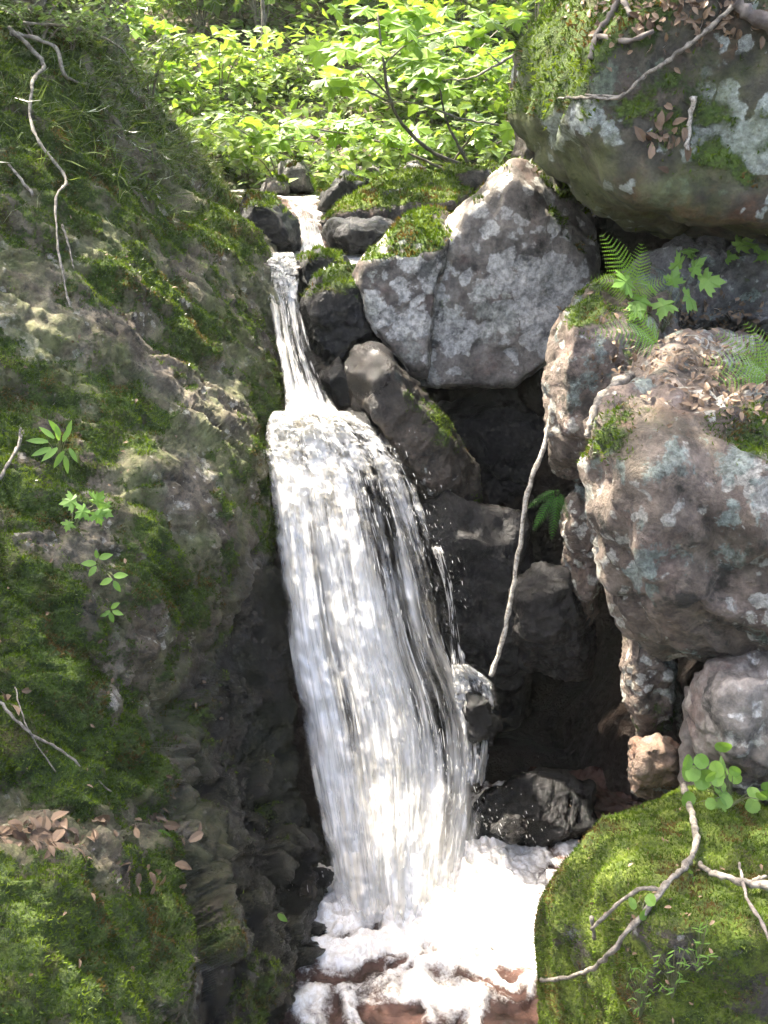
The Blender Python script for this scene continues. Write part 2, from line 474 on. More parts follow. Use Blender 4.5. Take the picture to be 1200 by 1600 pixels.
# ------------------------------------------------------------------ ground
def stream_x(Y):
    return np.interp(Y, [0, 3.0, 3.6, 4.4, 5.0, 5.7, 6.3, 7.2, 9.0], [0.2, 0.15, 0.05, -0.30, -0.42, -0.60, -0.55, -0.75, -1.6])

def ground_z(x, Y):
    zl = np.interp(Y, [-6, 3.3, 3.55, 4.2, 4.5, 5.5, 6.2, 7.2, 8.2], [-0.35, -0.35, -0.15, 1.3, 1.5, 2.02, 2.2, 2.38, 2.5])
    zr = np.interp(Y, [-6, 3.7, 3.9, 4.9, 5.3, 5.7, 6.4, 7.2, 8.2], [-0.35, -0.35, -0.1, 0.1, 1.2, 1.9, 2.2, 2.38, 2.5])
    k = sstep(-0.05, 0.35, x)
    z = zl * (1 - k) + zr * k
    z = z + np.clip(Y - 8.2, 0, 18) * 0.40
    w = np.interp(Y, [0, 3, 5, 7, 9, 14], [1.4, 1.5, 1.2, 1.0, 2.5, 6.0])
    side = np.maximum(0, np.abs(x - stream_x(Y)) - w)
    z = z + np.minimum(side * 1.1, 2.6 + 0 * side) * np.interp(Y, [0, 6, 9, 14], [1, 0.9, 0.25, 0.15])
    return z

xs = np.concatenate([np.linspace(-120, -6, 26)[:-1], np.linspace(-6, 6, 200), np.linspace(6, 120, 26)[1:]])
ys = np.concatenate([np.linspace(-60, 1.5, 16)[:-1], np.linspace(1.5, 11, 200), np.linspace(11, 26, 60)[1:], np.linspace(26, 160, 24)[1:]])
GX, GY = np.meshgrid(xs, ys)
gx, gy = GX.ravel(), GY.ravel()
gz = ground_z(gx, gy)
gp = np.stack([gx, gy, gz], 1)
nz = fbm(gp * 1.3, 5, 0.5, 3)
gz = gz + nz * np.where((gy > 3.4) & (gy < 12), 0.13, 0.05) + fbm(gp * 0.2, 2, 0.5, 5) * 0.5 * sstep(9, 16, gy)
GVv = np.stack([gx, gy, gz], 1)
nx, ny = len(xs), len(ys)
ii = np.arange(ny - 1)[:, None] * nx + np.arange(nx - 1)[None]
GF = np.stack([ii, ii + 1, ii + nx + 1, ii + nx], -1).reshape(-1, 4)
wet = (1 - sstep(6.8, 7.8, gy)) * (1 - sstep(1.4, 2.2, np.abs(gx)))
ground = obj('ground', mesh_np('ground', GVv, GF, M['soil'], attrs={'wet': wet}))
tag(ground, 'brown forest soil of the ravine and the hillside behind', kind='structure')
register(GVv, GF)

def gz_at(x, y):
    i = int(np.clip(np.searchsorted(xs, x), 1, nx - 1)); j = int(np.clip(np.searchsorted(ys, y), 1, ny - 1))
    return float(gz[j * nx + i])

# ------------------------------------------------------------------ rocks
_ICO = {}
def ico(level):
    if level not in _ICO:
        bm = bmesh.new(); bmesh.ops.create_icosphere(bm, subdivisions=level, radius=1)
        V = np.array([v.co[:] for v in bm.verts]); F = np.array([[v.index for v in f.verts] for f in bm.faces], np.int32)
        bm.free(); V /= np.linalg.norm(V, axis=1)[:, None]
        _ICO[level] = (V, F)
    return _ICO[level]

def hull_planes(pts):
    bm = bmesh.new()
    for p in pts: bm.verts.new(p)
    r = bmesh.ops.convex_hull(bm, input=bm.verts)
    bm.normal_update()
    cen = np.mean(pts, 0)
    pl = {}
    for f in bm.faces:
        n = np.array(f.normal[:]); c = np.array(f.calc_center_median()[:])
        if np.dot(n, c - cen) < 0: n = -n
        pl[tuple(np.round(n, 2))] = (n, float(np.dot(n, c)))
    bm.free()
    return list(pl.values())

def sil(outline, d, front=0.3, back=0.5, sf=0.6, sb=0.75, fshift=(0, 0)):
    """silhouette corners (u, v[, depth offset]) -> corner points of a solid boulder with a front and a back"""
    uv = np.array([[o[0], o[1]] for o in outline], float)
    off = np.array([o[2] if len(o) > 2 else 0.0 for o in outline])
    c = uv.mean(0)
    a = Pn(uv[:, 0], uv[:, 1], d + off)
    f = c + fshift + (uv - c) * sf
    b = c + (uv - c) * sb
    return np.concatenate([a, Pn(f[:, 0], f[:, 1], d - front + off * sf), Pn(b[:, 0], b[:, 1], d + back + off)])

def make_rock(name, label, hulls, mat, level=5, p=16, amp=1.0, seed=0, moss=None, wetf=None, grow=1.03, strata=None, blocks=0.5, cat='rock', tuft=0, tuft_len=0.012, group=None, parent=None, lich=None, cushion=0.0):
    D, F = ico(level)
    if not isinstance(hulls, list): hulls = [hulls]
    cen = hulls[0].mean(0)
    if len(hulls) > 1: cen = np.mean([h.mean(0) for h in hulls], 0)
    R = np.zeros(len(D))
    for h in hulls:
        S = np.zeros(len(D))
        for n, c in hull_planes(h):
            q = (D @ n) / max(c - float(np.dot(n, cen)), 0.02)
            S += np.maximum(q, 0) ** (p * 3.5)
        R = np.maximum(R, S ** (-1.0 / (p * 3.5)))
    V = cen + D * R[:, None] * grow
    size = np.linalg.norm(V.max(0) - V.min(0)) / 1.7
    N = vnormals(V, F)
    q = V * (2.2 / size) + seed * 13.1
    disp = fbm(q, 3, 0.5, seed) * 0.035 * size
    f1, f2, idc = worley(V * (3.2 / max(size, 0.4)) + fbm(V * 2.5, 2, 0.5, seed + 2)[:, None] * 0.25 + seed, seed)
    disp += (idc - 0.5) * 0.045 * size * blocks + (sstep(0, 0.10, f2 - f1) - 1) * 0.016 * size * blocks
    disp += fbm(V * 8 + seed, 6, 0.62, seed + 5) * 0.020
    g1, g2_, gid = worley(V * 9 + fbm(V * 6, 2, 0.5, seed + 4)[:, None] * 0.4 + seed, seed + 8)
    disp += (gid - 0.5) * 0.018 * blocks + (sstep(0, 0.08, g2_ - g1) - 1) * 0.006 * blocks
    disp += np.abs(fbm(V * 26 + seed, 2, 0.5, seed + 9)) * 0.006
    if cushion > 0:
        c1, _c2, cid = worley(V * 11 + fbm(V * 8, 2, 0.5, seed)[:, None] * 0.3, seed + 61)
        disp += cushion * (np.sqrt(np.maximum(0, 1 - c1 ** 2 * 1.3)) * (0.5 + cid) - 0.5)
    if strata is not None:
        ax, fr, am = strata
        ax = np.array(ax) / np.linalg.norm(ax)
        qq = V - np.outer(V @ ax, ax) * 0.85
        disp += fbm(qq * fr, 4, 0.55, seed + 21, True) * am
    V = V + N * (disp * amp)[:, None]
    N = vnormals(V, F)
    mk = np.zeros(len(V))
    if moss is not None:
        nz = fbm(V * 3.0 + seed, 4, 0.55, seed + 31)
        mk = moss(V, N) + nz * 0.35
    wt = wetf(V, N) if wetf is not None else np.zeros(len(V))
    o = based(name, V, F, mat, attrs={'moss': mk, 'wet': wt, 'lich': inblob(V, lich) if lich else np.zeros(len(V))}, parent=parent)
    if parent is None: tag(o, label, cat, group)
    register(V, F)
    if tuft: add_tufts(o, V, F, mk, tuft, tuft_len, seed)
    return o

def scatter(V, F, w, n, rng):
    a, b, c = V[F[:, 0]], V[F[:, 1]], V[F[:, 2]]
    ar = np.linalg.norm(np.cross(b - a, c - a), axis=1) * 0.5 * np.maximum(w[F].mean(1), 0)
    cs = np.cumsum(ar)
    k = np.searchsorted(cs, rng.random(n) * cs[-1])
    r1, r2 = rng.random(n), rng.random(n)
    fl = r1 + r2 > 1; r1[fl] = 1 - r1[fl]; r2[fl] = 1 - r2[fl]
    pts = a[k] + (b - a)[k] * r1[:, None] + (c - a)[k] * r2[:, None]
    nn = np.cross((b - a)[k], (c - a)[k]); nn /= np.maximum(np.linalg.norm(nn, axis=1), 1e-12)[:, None]
    return pts, nn

def add_tufts(o, V, F, mk, n, ln, seed, mat='blade', name='moss'):
    rng = np.random.default_rng(seed + 100)
    if F.shape[1] == 4: F = np.concatenate([F[:, :3], F[:, [0, 2, 3]]])
    fine = fbm(V * 14, 2, 0.5, seed + 77)
    w = sstep(0.38, 0.62, mk + fine * 0.3)
    # only where one could stand in front of the rock: skip the far side
    pts, nn = scatter(V, F, w, n, rng)
    d = nn * 0.8 + rng.normal(size=(n, 3)) * 0.55 + np.array([0, 0, 0.35])
    d /= np.linalg.norm(d, axis=1)[:, None]
    sd = np.cross(d, rng.normal(size=(n, 3))); sd /= np.maximum(np.linalg.norm(sd, axis=1), 1e-9)[:, None]
    L = ln * rng.uniform(0.5, 1.5, n)[:, None]; W = L * 0.22
    T = np.stack([pts - nn * 0.002 - sd * W, pts - nn * 0.002 + sd * W, pts + d * L], 1).reshape(-1, 3)
    clump = fbm(pts * 7, 3, 0.5, seed + 55)
    tint = np.clip(0.50 + clump * 0.75 + rng.normal(size=n) * 0.12, 0, 0.98)
    me = mesh_np(name, T - np.array(o.location), np.arange(3 * n).reshape(-1, 3), M[mat], smooth=False, attrs={'tint': np.repeat(tint, 3)})
    m = obj(name, me, o)
    m['kind'] = 'stuff'
    return m

# a moss blade keeps its own tint, so the per-object random must not shift it
def fix_tint(mat):
    nt = mat.node_tree
    for nd in list(nt.nodes):
        if nd.type == 'OBJECT_INFO': nt.nodes.remove(nd)
fix_tint(M['blade'])

def up(k=1.0, b=0.0):
    return lambda V, N: np.clip(N[:, 2], 0, 1) ** 1.5 * k + b

def inblob(V, blobs):
    """patches of growth: (u, v, d, radius m, weight)"""
    r = np.zeros(len(V))
    rel = V - np.array([0, 0, CAMZ])
    zc = rel[:, 1] * CP - rel[:, 2] * SP
    uu = 600 + rel[:, 0] / zc * FPX; vq = 800 - (rel[:, 1] * SP + rel[:, 2] * CP) / zc * FPX
    for u, v, d, rad, w in blobs:
        px_ = rad / d * FPX
        r += w * np.exp(-((uu - u) ** 2 + (vq - v) ** 2) / px_ ** 2)
    return r

# ---- left rock wall -------------------------------------------------
CT = [(-700, -200, 5.6), (-300, -200, 5.6), (0, -200, 5.9), (200, -150, 6.8), (0, 100, 4.75), (150, 150, 5.3), (250, 200, 6.05), (330, 265, 6.8),
      (-700, 400, 3.6), (-300, 400, 3.7), (0, 400, 3.95), (150, 400, 4.35), (300, 400, 4.95), (405, 400, 5.55), (240, 290, 5.45), (360, 330, 6.0),
      (0, 600, 3.45), (150, 600, 3.72), (300, 600, 4.15), (445, 600, 4.85),
      (-700, 800, 2.6), (-300, 800, 2.75), (0, 800, 3.0), (150, 800, 3.2), (300, 800, 3.55), (430, 800, 4.15),
      (0, 1000, 2.68), (150, 1000, 2.85), (250, 1000, 3.12), (350, 1000, 3.62), (460, 1000, 4.0),
      (0, 1200, 2.42), (150, 1200, 2.6), (250, 1200, 2.92), (380, 1200, 3.42), (500, 1200, 3.72),
      (0, 1280, 2.36), (120, 1290, 2.42), (0, 1335, 2.12), (120, 1340, 2.22), (250, 1320, 2.70),
      (0, 1420, 1.98), (150, 1420, 2.12), (300, 1420, 2.62), (420, 1420, 3.05), (520, 1420, 3.40),
      (0, 1600, 1.72), (150, 1600, 1.87), (300, 1600, 2.22), (440, 1600, 2.72), (-700, 1600, 1.5), (-700, 1200, 2.0), (-300, 1200, 2.2), (0, 1900, 1.5), (300, 1900, 1.85), (450, 1900, 2.3), (-700, 1900, 1.3)]
ct = np.array(CT, float)
def tps(r): return r * r * np.log(np.maximum(r, 1e-6))
A = ct[:, :2] / 1000.0
K = tps(np.linalg.norm(A[:, None] - A[None], axis=2)) + np.eye(len(A)) * 2e-4
Q = np.concatenate([np.ones((len(A), 1)), A], 1)
sol = np.linalg.solve(np.block([[K, Q], [Q.T, np.zeros((3, 3))]]), np.concatenate([ct[:, 2], np.zeros(3)]))
def wall_depth(u, v):
    q = np.stack([u, v], -1).reshape(-1, 2) / 1000.0
    r = np.zeros(len(q))
    for i in range(len(A)):
        r += sol[i] * tps(np.linalg.norm(q - A[i], axis=1))
    return r + sol[len(A)] + q @ sol[len(A) + 1:]

def wall_edge(v):
    return np.interp(v, [-250, 100, 200, 265, 330, 400, 470, 560, 620, 670, 700, 760, 830, 900, 1000, 1100, 1200, 1300, 1430, 1480, 1600, 1900],
                     [120, 175, 252, 330, 378, 412, 432, 448, 452, 446, 424, 432, 446, 470, 496, 515, 532, 545, 548, 500, 462, 455])
NC, NR, NWR = 430, 620, 50
vv = np.linspace(-250, 1900, NR)
aa = 1 - (1 - np.linspace(0, 1, NC)) ** 1.35
ue = wall_edge(vv)
Ug = -700 + aa[None] * (ue[:, None] + 700)
Vg = np.repeat(vv[:, None], NC, 1)
Dg = wall_depth(Ug, Vg).reshape(NR, NC)
e = np.clip(1 - (ue[:, None] - Ug) / 80.0, 0, 1)
Dg = Dg + 0.30 * (1 - np.sqrt(np.maximum(1 - e ** 2, 0)))
Wp = Pn(Ug, Vg, Dg)
wr = np.linspace(0, 1, NWR + 1)[1:] ** 1.4
edgep = Wp[:, -1:, :]
wrap = edgep + np.stack([-0.25 * wr, 1.5 * wr, -0.05 * wr], -1)[None]
Wp = np.concatenate([Wp, wrap], 1)
NCt = NC + NWR
Ugf = np.concatenate([Ug, np.repeat(ue[:, None], NWR, 1)], 1).ravel()
Vgf = np.repeat(vv, NCt)
WV = Wp.reshape(-1, 3)
ii = np.arange(NR - 1)[:, None] * NCt + np.arange(NCt - 1)[None]
WF = np.stack([ii, ii + NCt, ii + NCt + 1, ii + 1], -1).reshape(-1, 4)
N = vnormals(WV, WF)
sdir = np.array(P(420, 690, 4.3) - P(150, 450, 4.0)); sdir /= np.linalg.norm(sdir)
q = WV - np.outer(WV @ sdir, sdir) * 0.80
rough = 0.45 * (1 + 0.5 * fbm(WV * 0.9, 2, 0.5, 40)) * (1 - 0.55 * sstep(1330, 1450, Vgf) * (1 - sstep(250, 420, Ugf)))
dd = fbm(WV * 1.1, 3, 0.5, 41) * 0.09
dd += (fbm(q * 4.0, 5, 0.6, 43, True) - 0.8) * 0.060 * rough
f1, f2, idc = worley(q * 4.2 + fbm(WV * 3, 2, 0.5, 44)[:, None] * 0.35, 45)
dd += ((idc - 0.5) * 0.11 + (sstep(0, 0.10, f2 - f1) - 1) * 0.035) * rough
f1, f2, idc = worley(q * 11 + 3.3 + fbm(WV * 8, 2, 0.5, 47)[:, None] * 0.3, 46)
dd += ((idc - 0.5) * 0.040 + (sstep(0, 0.10, f2 - f1) - 1) * 0.012) * rough
low = sstep(1020, 1100, Vgf) * sstep(180, 300, Ugf)
f1, f2, idc = worley(WV * np.array([3.5, 3.5, 7.0]) + fbm(WV * 3, 3, 0.5, 144)[:, None] * 0.4, 145)
dd += ((idc - 0.5) * 0.14 + (sstep(0, 0.12, f2 - f1) - 1) * 0.03) * low
dd += fbm(WV * 9, 5, 0.58, 48) * 0.022 + np.abs(fbm(WV * 30, 2, 0.5, 49)) * 0.007
WV = WV + N * (dd * 1.0)[:, None]
N = vnormals(WV, WF)
def g2(u, v, ru, rv, w): return w * np.exp(-((Ugf - u) / ru) ** 2 - ((Vgf - v) / rv) ** 2)
mk = 0.10 + g2(60, 1030, 230, 190, .62) + g2(140, 1490, 240, 140, .75) + g2(80, 300, 200, 140, .42) + g2(345, 400, 50, 110, .6) + g2(60, 800, 90, 90, .35)
mk += g2(350, 510, 40, 40, .4) + g2(250, 560, 60, 40, .3) + g2(250, 1300, 90, 150, .25) + g2(400, 800, 60, 120, .38) + g2(60, 600, 90, 120, .2) + g2(250, 900, 130, 70, .30)
mk += g2(120, 1500, 260, 130, .3) + g2(300, 300, 90, 70, .3) + g2(120, 150, 160, 100, .35) + g2(-400, 800, 300, 900, .4) + g2(10, 1200, 120, 120, .2)
mk -= g2(320, 740, 100, 110, .2) + g2(110, 1310, 150, 24, .45) + g2(200, 460, 120, 60, .1)
mk = 0.25 + (mk - 0.10) * 0.76 + fbm(WV * 2.2, 7, 0.72, 51) * 0.55 + np.clip(N[:, 2], 0, 1) * 0.15 - (Ugf > ue.repeat(NCt) - 1) * 0.4
wt = sstep(300, 400, Ugf) * sstep(820, 900, Vgf) + sstep(-25, -5, Ugf - ue.repeat(NCt)) * 0.8 * sstep(350, 450, Vgf)
wt += sstep(220, 340, Ugf) * sstep(960, 1060, Vgf) * 0.75
wt = np.clip(wt + fbm(WV * 4, 3, 0.5, 52) * 0.25 * (wt > 0.02), 0, 1)
mk -= wt * 0.42
wallo = based('rock_wall', WV, WF, M['wall'], attrs={'moss': mk, 'wet': wt, 'lich': 0 * mk})
tag(wallo, 'tall mossy rock wall along the whole left side of the waterfall', 'rock wall')
register(WV, WF)
okm = np.where((Ugf > -150) & (Vgf < 1750), mk, 0)
add_tufts(wallo, WV, WF, okm, 240000, 0.010, 3)

# ---- boulders ---------------------------------------------------------
make_rock('boulder', 'big pale lichen-spotted boulder leaning above the dark hollow', 
    sil([(668, 385), (720, 318), (800, 246), (850, 256, .12), (925, 335, .2), (936, 425, .05), (865, 556), (800, 608), (735, 608), (655, 600), (632, 545)], 5.22, .10, .8, .90, .8, (4, 10)),
    M['pale'], 6, 26, 0.75, 11, moss=lambda V, N: np.clip(N[:, 2], 0, 1) ** 1.2 * 0.85 + inblob(V, [(690, 375, 5.1, .12, .45), (690, 480, 5.0, .12, .4), (850, 262, 5.2, .15, .2), (900, 300, 5.2, .15, .25)]) - 0.25,
    lich=[(720, 520, 5.05, .09, .25), (830, 420, 5.0, .25, .14), (760, 340, 5.05, .12, .1)], blocks=0.35, cat='boulder', tuft=6000, tuft_len=0.02)
make_rock('boulder', 'smaller pale block split off the left side of the lichen-spotted boulder', 
    sil([(553, 428), (564, 400), (636, 338, .1), (694, 334, .2), (700, 372), (660, 470), (668, 590), (640, 580), (600, 534), (572, 485)], 5.14, .10, .6, .86, .8, (0, 10)),
    M['pale'], 6, 24, 0.75, 19, moss=lambda V, N: np.clip(N[:, 2], 0, 1) ** 1.2 * 0.9 + inblob(V, [(660, 375, 5.1, .14, .5), (600, 440, 5.1, .10, .3), (640, 510, 5.0, .1, .35), (620, 355, 5.1, .16, .3)]) - 0.36,
    lich=[(620, 500, 5.05, .12, .15), (590, 490, 5.05, .08, .15)], blocks=0.35, cat='boulder', tuft=4000, tuft_len=0.02)
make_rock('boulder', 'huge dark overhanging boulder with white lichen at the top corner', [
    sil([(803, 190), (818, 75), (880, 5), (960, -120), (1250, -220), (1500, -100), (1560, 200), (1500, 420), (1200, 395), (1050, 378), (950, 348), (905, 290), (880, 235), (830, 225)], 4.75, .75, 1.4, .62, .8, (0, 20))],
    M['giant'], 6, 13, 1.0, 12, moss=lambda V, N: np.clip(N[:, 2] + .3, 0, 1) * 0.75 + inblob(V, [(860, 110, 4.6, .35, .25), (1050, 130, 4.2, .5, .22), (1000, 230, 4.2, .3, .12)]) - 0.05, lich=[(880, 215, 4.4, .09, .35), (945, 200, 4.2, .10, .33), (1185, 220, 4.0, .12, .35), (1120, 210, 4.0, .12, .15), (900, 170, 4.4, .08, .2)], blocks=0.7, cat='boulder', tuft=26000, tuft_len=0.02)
make_rock('boulder', 'small brown boulder wedged under the left end of the overhanging boulder',
    sil([(806, 200), (835, 175), (890, 200), (905, 260), (880, 300), (830, 300), (805, 255)], 5.6, .2, .4), M['damp'], 5, 14, 1, 13, moss=up(.4), cat='boulder')
make_rock('boulder', 'large pinkish grey boulder with leaf litter on its flat top', [
    sil([(928, 720), (945, 650, .05), (985, 600, .25), (1080, 545, .6), (1250, 545, .7), (1500, 620, .6), (1520, 900), (1420, 1080), (1230, 1015), (1120, 1005), (1050, 985), (1000, 955), (962, 880), (938, 790)], 3.15, .32, .9, .76, .8, (30, 5))],
    M['right'], 6, 18, 1.0, 14, moss=lambda V, N: np.clip(N[:, 2], 0, 1) * 0.12 + inblob(V, [(940, 700, 3.15, .08, .42), (1185, 685, 2.9, .12, .38), (960, 640, 3.2, .07, .3)]), strata=(sdir * (1, 1, 1), 6, 0.045), lich=[(1185, 750, 2.8, .08, .3), (1110, 690, 2.85, .08, .12)], blocks=0.5, cat='boulder', tuft=5000)
make_rock('boulder', 'upright grey boulder with a sunlit left edge below the maple seedlings', [
    sil([(852, 575), (862, 535), (880, 480), (930, 442, .1), (1010, 425, .3), (1060, 440, .3), (1060, 600), (1000, 640), (935, 745), (905, 755), (862, 725), (868, 640)], 4.0, .25, .6, .65, .8)],
    M['right'], 6, 18, 1.0, 15, moss=lambda V, N: np.clip(N[:, 2], 0, 1) * 0.55 + inblob(V, [(920, 460, 3.9, .12, .4)]) - .1, blocks=0.6, cat='boulder', tuft=3000)
make_rock('boulder', 'low knobbly grey boulder behind the ferns and dead leaves',
    sil([(960, 470), (1000, 410), (1060, 392), (1120, 378), (1200, 385), (1400, 400), (1400, 520), (1200, 520), (1000, 520)], 4.55, .2, .5, .7, .8), M['grey'], 6, 14, 1.3, 16, moss=up(.35), blocks=1.0, cat='boulder')
make_rock('boulder', 'slanting mossy slab of rock beside the main fall with a bright wet top', [
    sil([(540, 565), (558, 543), (598, 540), (645, 600), (705, 655), (746, 720), (748, 775), (722, 822), (690, 805), (640, 740), (590, 690), (552, 640)], 4.55, .18, .4, .65, .8)],
    M['damp'], 6, 14, 1.0, 17, moss=lambda V, N: inblob(V, [(660, 640, 4.4, .16, .45), (700, 690, 4.4, .14, .4), (735, 780, 4.45, .1, .4)]) - .05, wetf=lambda V, N: inblob(V, [(570, 580, 4.5, .2, .8)]), cat='boulder', tuft=3000)
make_rock('boulder', 'rounded bright green mossy boulder beside the pool in the bottom corner', [
    sil([(842, 1400), (858, 1352), (912, 1290), (990, 1242, .12), (1080, 1226, .15), (1250, 1290, .1), (1500, 1380), (1550, 1800), (1100, 1950), (880, 1850), (858, 1650), (846, 1500)], 2.55, .62, .5, .55, .8, (60, 60))],
    M['moss_rock'], 7, 8, 0.9, 18, moss=lambda V, N: 0.62 + np.clip(N[:, 2], 0, 1) * 0.4 - sstep(0, 0.2, 0.22 - V[:, 2]) * .5, wetf=lambda V, N: sstep(0, .2, .35 - V[:, 2]), blocks=0.15, cushion=0.014, cat='boulder', tuft=170000, tuft_len=0.0085)

# upper stream rocks
SR = [
 ('dark mossy rock left of the upper cascade under the green bank', [(362, 340), (385, 300), (430, 308), (462, 345), (470, 388), (430, 402), (392, 395)], 6.15, .25, .4, 'dark', 5, up(.75)),
 ('flat boulder with bright moss top right of the upper stream', [(495, 345), (540, 318, .1), (580, 288, .35), (625, 270, .45), (695, 272, .45), (738, 300, .2), (715, 322), (650, 338), (560, 356), (515, 370)], 6.4, .12, .5, 'moss_rock', 6, lambda V, N: np.clip(N[:, 2], 0, 1) ** 1.2 * 1.15 - .1),
 ('dark pointed rock beside the top of the stream', [(492, 332), (500, 303), (536, 266), (573, 284), (560, 312), (522, 330)], 7.0, .2, .35, 'dark', 5, up(.6)),
 ('grey angular stone standing at the head of the stream', [(432, 285), (440, 255), (468, 250), (486, 270), (492, 300), (450, 302)], 7.7, .15, .3, 'grey', 4, up(.15)),
 ('low grey stone on the left at the head of the stream', [(408, 300), (416, 280), (440, 278), (452, 292), (448, 306), (420, 308)], 7.55, .12, .2, 'grey', 4, up(.4)),
 ('grey half buried stone behind the pointed dark rock', [(540, 275), (552, 258), (585, 256), (604, 268), (600, 285)], 8.1, .15, .3, 'grey', 4, up(.2)),
 ('slanting grey stone behind the flat mossy boulder', [(590, 285), (625, 262), (652, 250), (668, 262), (650, 285)], 7.7, .15, .3, 'grey', 4, up(.2)),
 ('mossy stone under the leaning sapling stems', [(665, 285), (700, 262), (770, 256), (790, 275), (760, 300), (700, 300)], 7.0, .2, .4, 'moss_rock', 5, up(.9)),
 ('black wet rock under the flat mossy boulder', [(500, 365), (520, 345), (600, 340), (640, 350), (610, 395), (545, 402), (512, 392)], 6.15, .15, .4, 'dark', 5, None),
 ('shiny wet stone between the flat boulder and the pale boulder', [(520, 372), (535, 355), (590, 352), (618, 362), (590, 392), (545, 395)], 5.95, .1, .2, 'dark', 5, None),
 ('round dark rock at the right edge of the upper cascade', [(458, 425), (470, 400), (500, 390), (535, 396), (548, 412), (515, 440), (478, 468), (462, 450)], 5.65, .15, .35, 'dark', 5, up(.55)),
 ('dark rock with moss cap left of the pale boulder', [(468, 470), (495, 428), (530, 412), (560, 416), (585, 470), (598, 535), (550, 548), (535, 595), (500, 585), (480, 530)], 5.25, .2, .4, 'dark', 6, lambda V, N: np.clip(N[:, 2], 0, 1) ** 1.5 * .9 + inblob(V, [(540, 435, 5.1, .12, .3)])),
 ('small dark rock just right of the lip of the fall', [(535, 660), (545, 642), (570, 645), (585, 675), (605, 720), (570, 700)], 4.5, .1, .25, 'dark', 4, None),
 ('black rock below the dark cap of moss beside the second cascade', [(500, 590), (530, 560), (560, 600), (560, 650), (525, 650)], 4.9, .1, .35, 'dark', 5, None),
]
for i, (lb, ol, d, fr, bk, mt, lv, ms) in enumerate(SR):
    make_rock('stream_rock', lb, sil(ol, d, fr, bk, .62, .78), M[mt], lv, 13, 1.0, 60 + i, moss=ms, blocks=.5, tuft=(6000 if i in (1,) else 1500 if ms is not None else 0), tuft_len=0.02)

# dark hollow on the right of the fall
HR = [
 ('narrow leaning stone slab beside the small dark fern', [(884, 775), (900, 755), (928, 768), (940, 830), (936, 940), (915, 985), (890, 920)], 4.05, .12, .3, 'right', 5, up(.3)),
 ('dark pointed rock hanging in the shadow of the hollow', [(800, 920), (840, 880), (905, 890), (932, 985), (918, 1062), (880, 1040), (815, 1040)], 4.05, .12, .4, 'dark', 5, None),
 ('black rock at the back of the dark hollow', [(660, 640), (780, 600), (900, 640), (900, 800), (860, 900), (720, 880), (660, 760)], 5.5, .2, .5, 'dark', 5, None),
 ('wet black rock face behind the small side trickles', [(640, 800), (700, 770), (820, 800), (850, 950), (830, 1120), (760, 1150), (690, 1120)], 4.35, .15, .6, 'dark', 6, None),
 ('pale stone patch below the upright grey boulder', [(858, 680), (875, 650), (925, 690), (930, 745), (905, 752), (868, 735)], 4.05, .1, .3, 'right', 5, None),
 ('sunlit slim rock pillar under the large pinkish boulder', [(978, 960), (1000, 945), (1030, 985), (1060, 1050), (1062, 1160), (1000, 1165), (984, 1080)], 3.35, .12, .35, 'right', 5, lambda V, N: inblob(V, [(1030, 1120, 3.2, .1, .5), (990, 960, 3.3, .1, .4)])),
 ('grey lichen-crusted rock above the round-leaved plant', [(1080, 1070), (1110, 1036), (1220, 1020), (1400, 1040), (1400, 1300), (1180, 1260), (1095, 1200)], 2.95, .2, .4, 'pale', 6, up(.2)),
 ('sunlit orange-stained stone behind the mossy boulder', [(984, 1190), (992, 1160), (1030, 1152), (1060, 1165), (1068, 1225), (1040, 1250), (990, 1240)], 3.1, .1, .25, 'rust', 5, None),
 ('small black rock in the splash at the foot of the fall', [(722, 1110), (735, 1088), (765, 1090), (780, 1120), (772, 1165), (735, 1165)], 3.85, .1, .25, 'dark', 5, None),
 ('wet reddish ledge in the shallow water right of the fall', [(712, 1300), (750, 1245), (850, 1205, .2), (930, 1225, .2), (935, 1300), (880, 1335), (800, 1345), (735, 1335)], 3.78, .06, .4, 'dark', 6, None),
 ('small blue-grey wet stone at the edge of the pool', [(768, 1298), (790, 1270), (815, 1272), (828, 1300), (800, 1312)], 3.62, .06, .12, 'grey', 4, None),
]
for i, (lb, ol, d, fr, bk, mt, lv, ms) in enumerate(HR):
    make_rock('rock', lb, sil(ol, d, fr, bk, .62, .78), M[mt], min(6, lv + 1), 14, 1.05, 90 + i, moss=ms, blocks=.8, wetf=(lambda V, N: 0.9 + 0 * V[:, 0]) if i in (8, 9, 10) else None)

# rock bed behind the fall
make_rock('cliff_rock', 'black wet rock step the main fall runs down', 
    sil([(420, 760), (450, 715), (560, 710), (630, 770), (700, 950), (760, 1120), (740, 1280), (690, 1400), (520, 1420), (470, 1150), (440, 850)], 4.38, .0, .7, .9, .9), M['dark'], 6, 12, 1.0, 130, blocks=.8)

# ------------------------------------------------------------------ water
def grid_faces(nr, nc):
    ii = np.arange(nr - 1)[:, None] * nc + np.arange(nc - 1)[None]
    return np.stack([ii, ii + nc, ii + nc + 1, ii + 1], -1).reshape(-1, 4)

class Sheet:
    """a curved water surface: rows of (v, uL, uR, dL, dR)"""
    def __init__(s, rows, bulge):
        s.r = np.array(rows, float); s.bulge = bulge
        s.k = np.linspace(0, 1, len(rows))
    def at(s, a, t, off=0.0, jit=0.0):
        # smooth interpolation along the flow
        def ip(c):
            x = np.interp(t, s.k, s.r[:, c])
            x2 = np.interp(np.clip(t - .03, 0, 1), s.k, s.r[:, c]); x3 = np.interp(np.clip(t + .03, 0, 1), s.k, s.r[:, c])
            return (x + x2 + x3) / 3
        v, uL, uR, dL, dR = (ip(c) for c in range(5))
        d = dL + (dR - dL) * a - s.bulge * np.sin(np.pi * np.clip(a, 0, 1)) - off
        return Pn(uL + (uR - uL) * a, v, d)

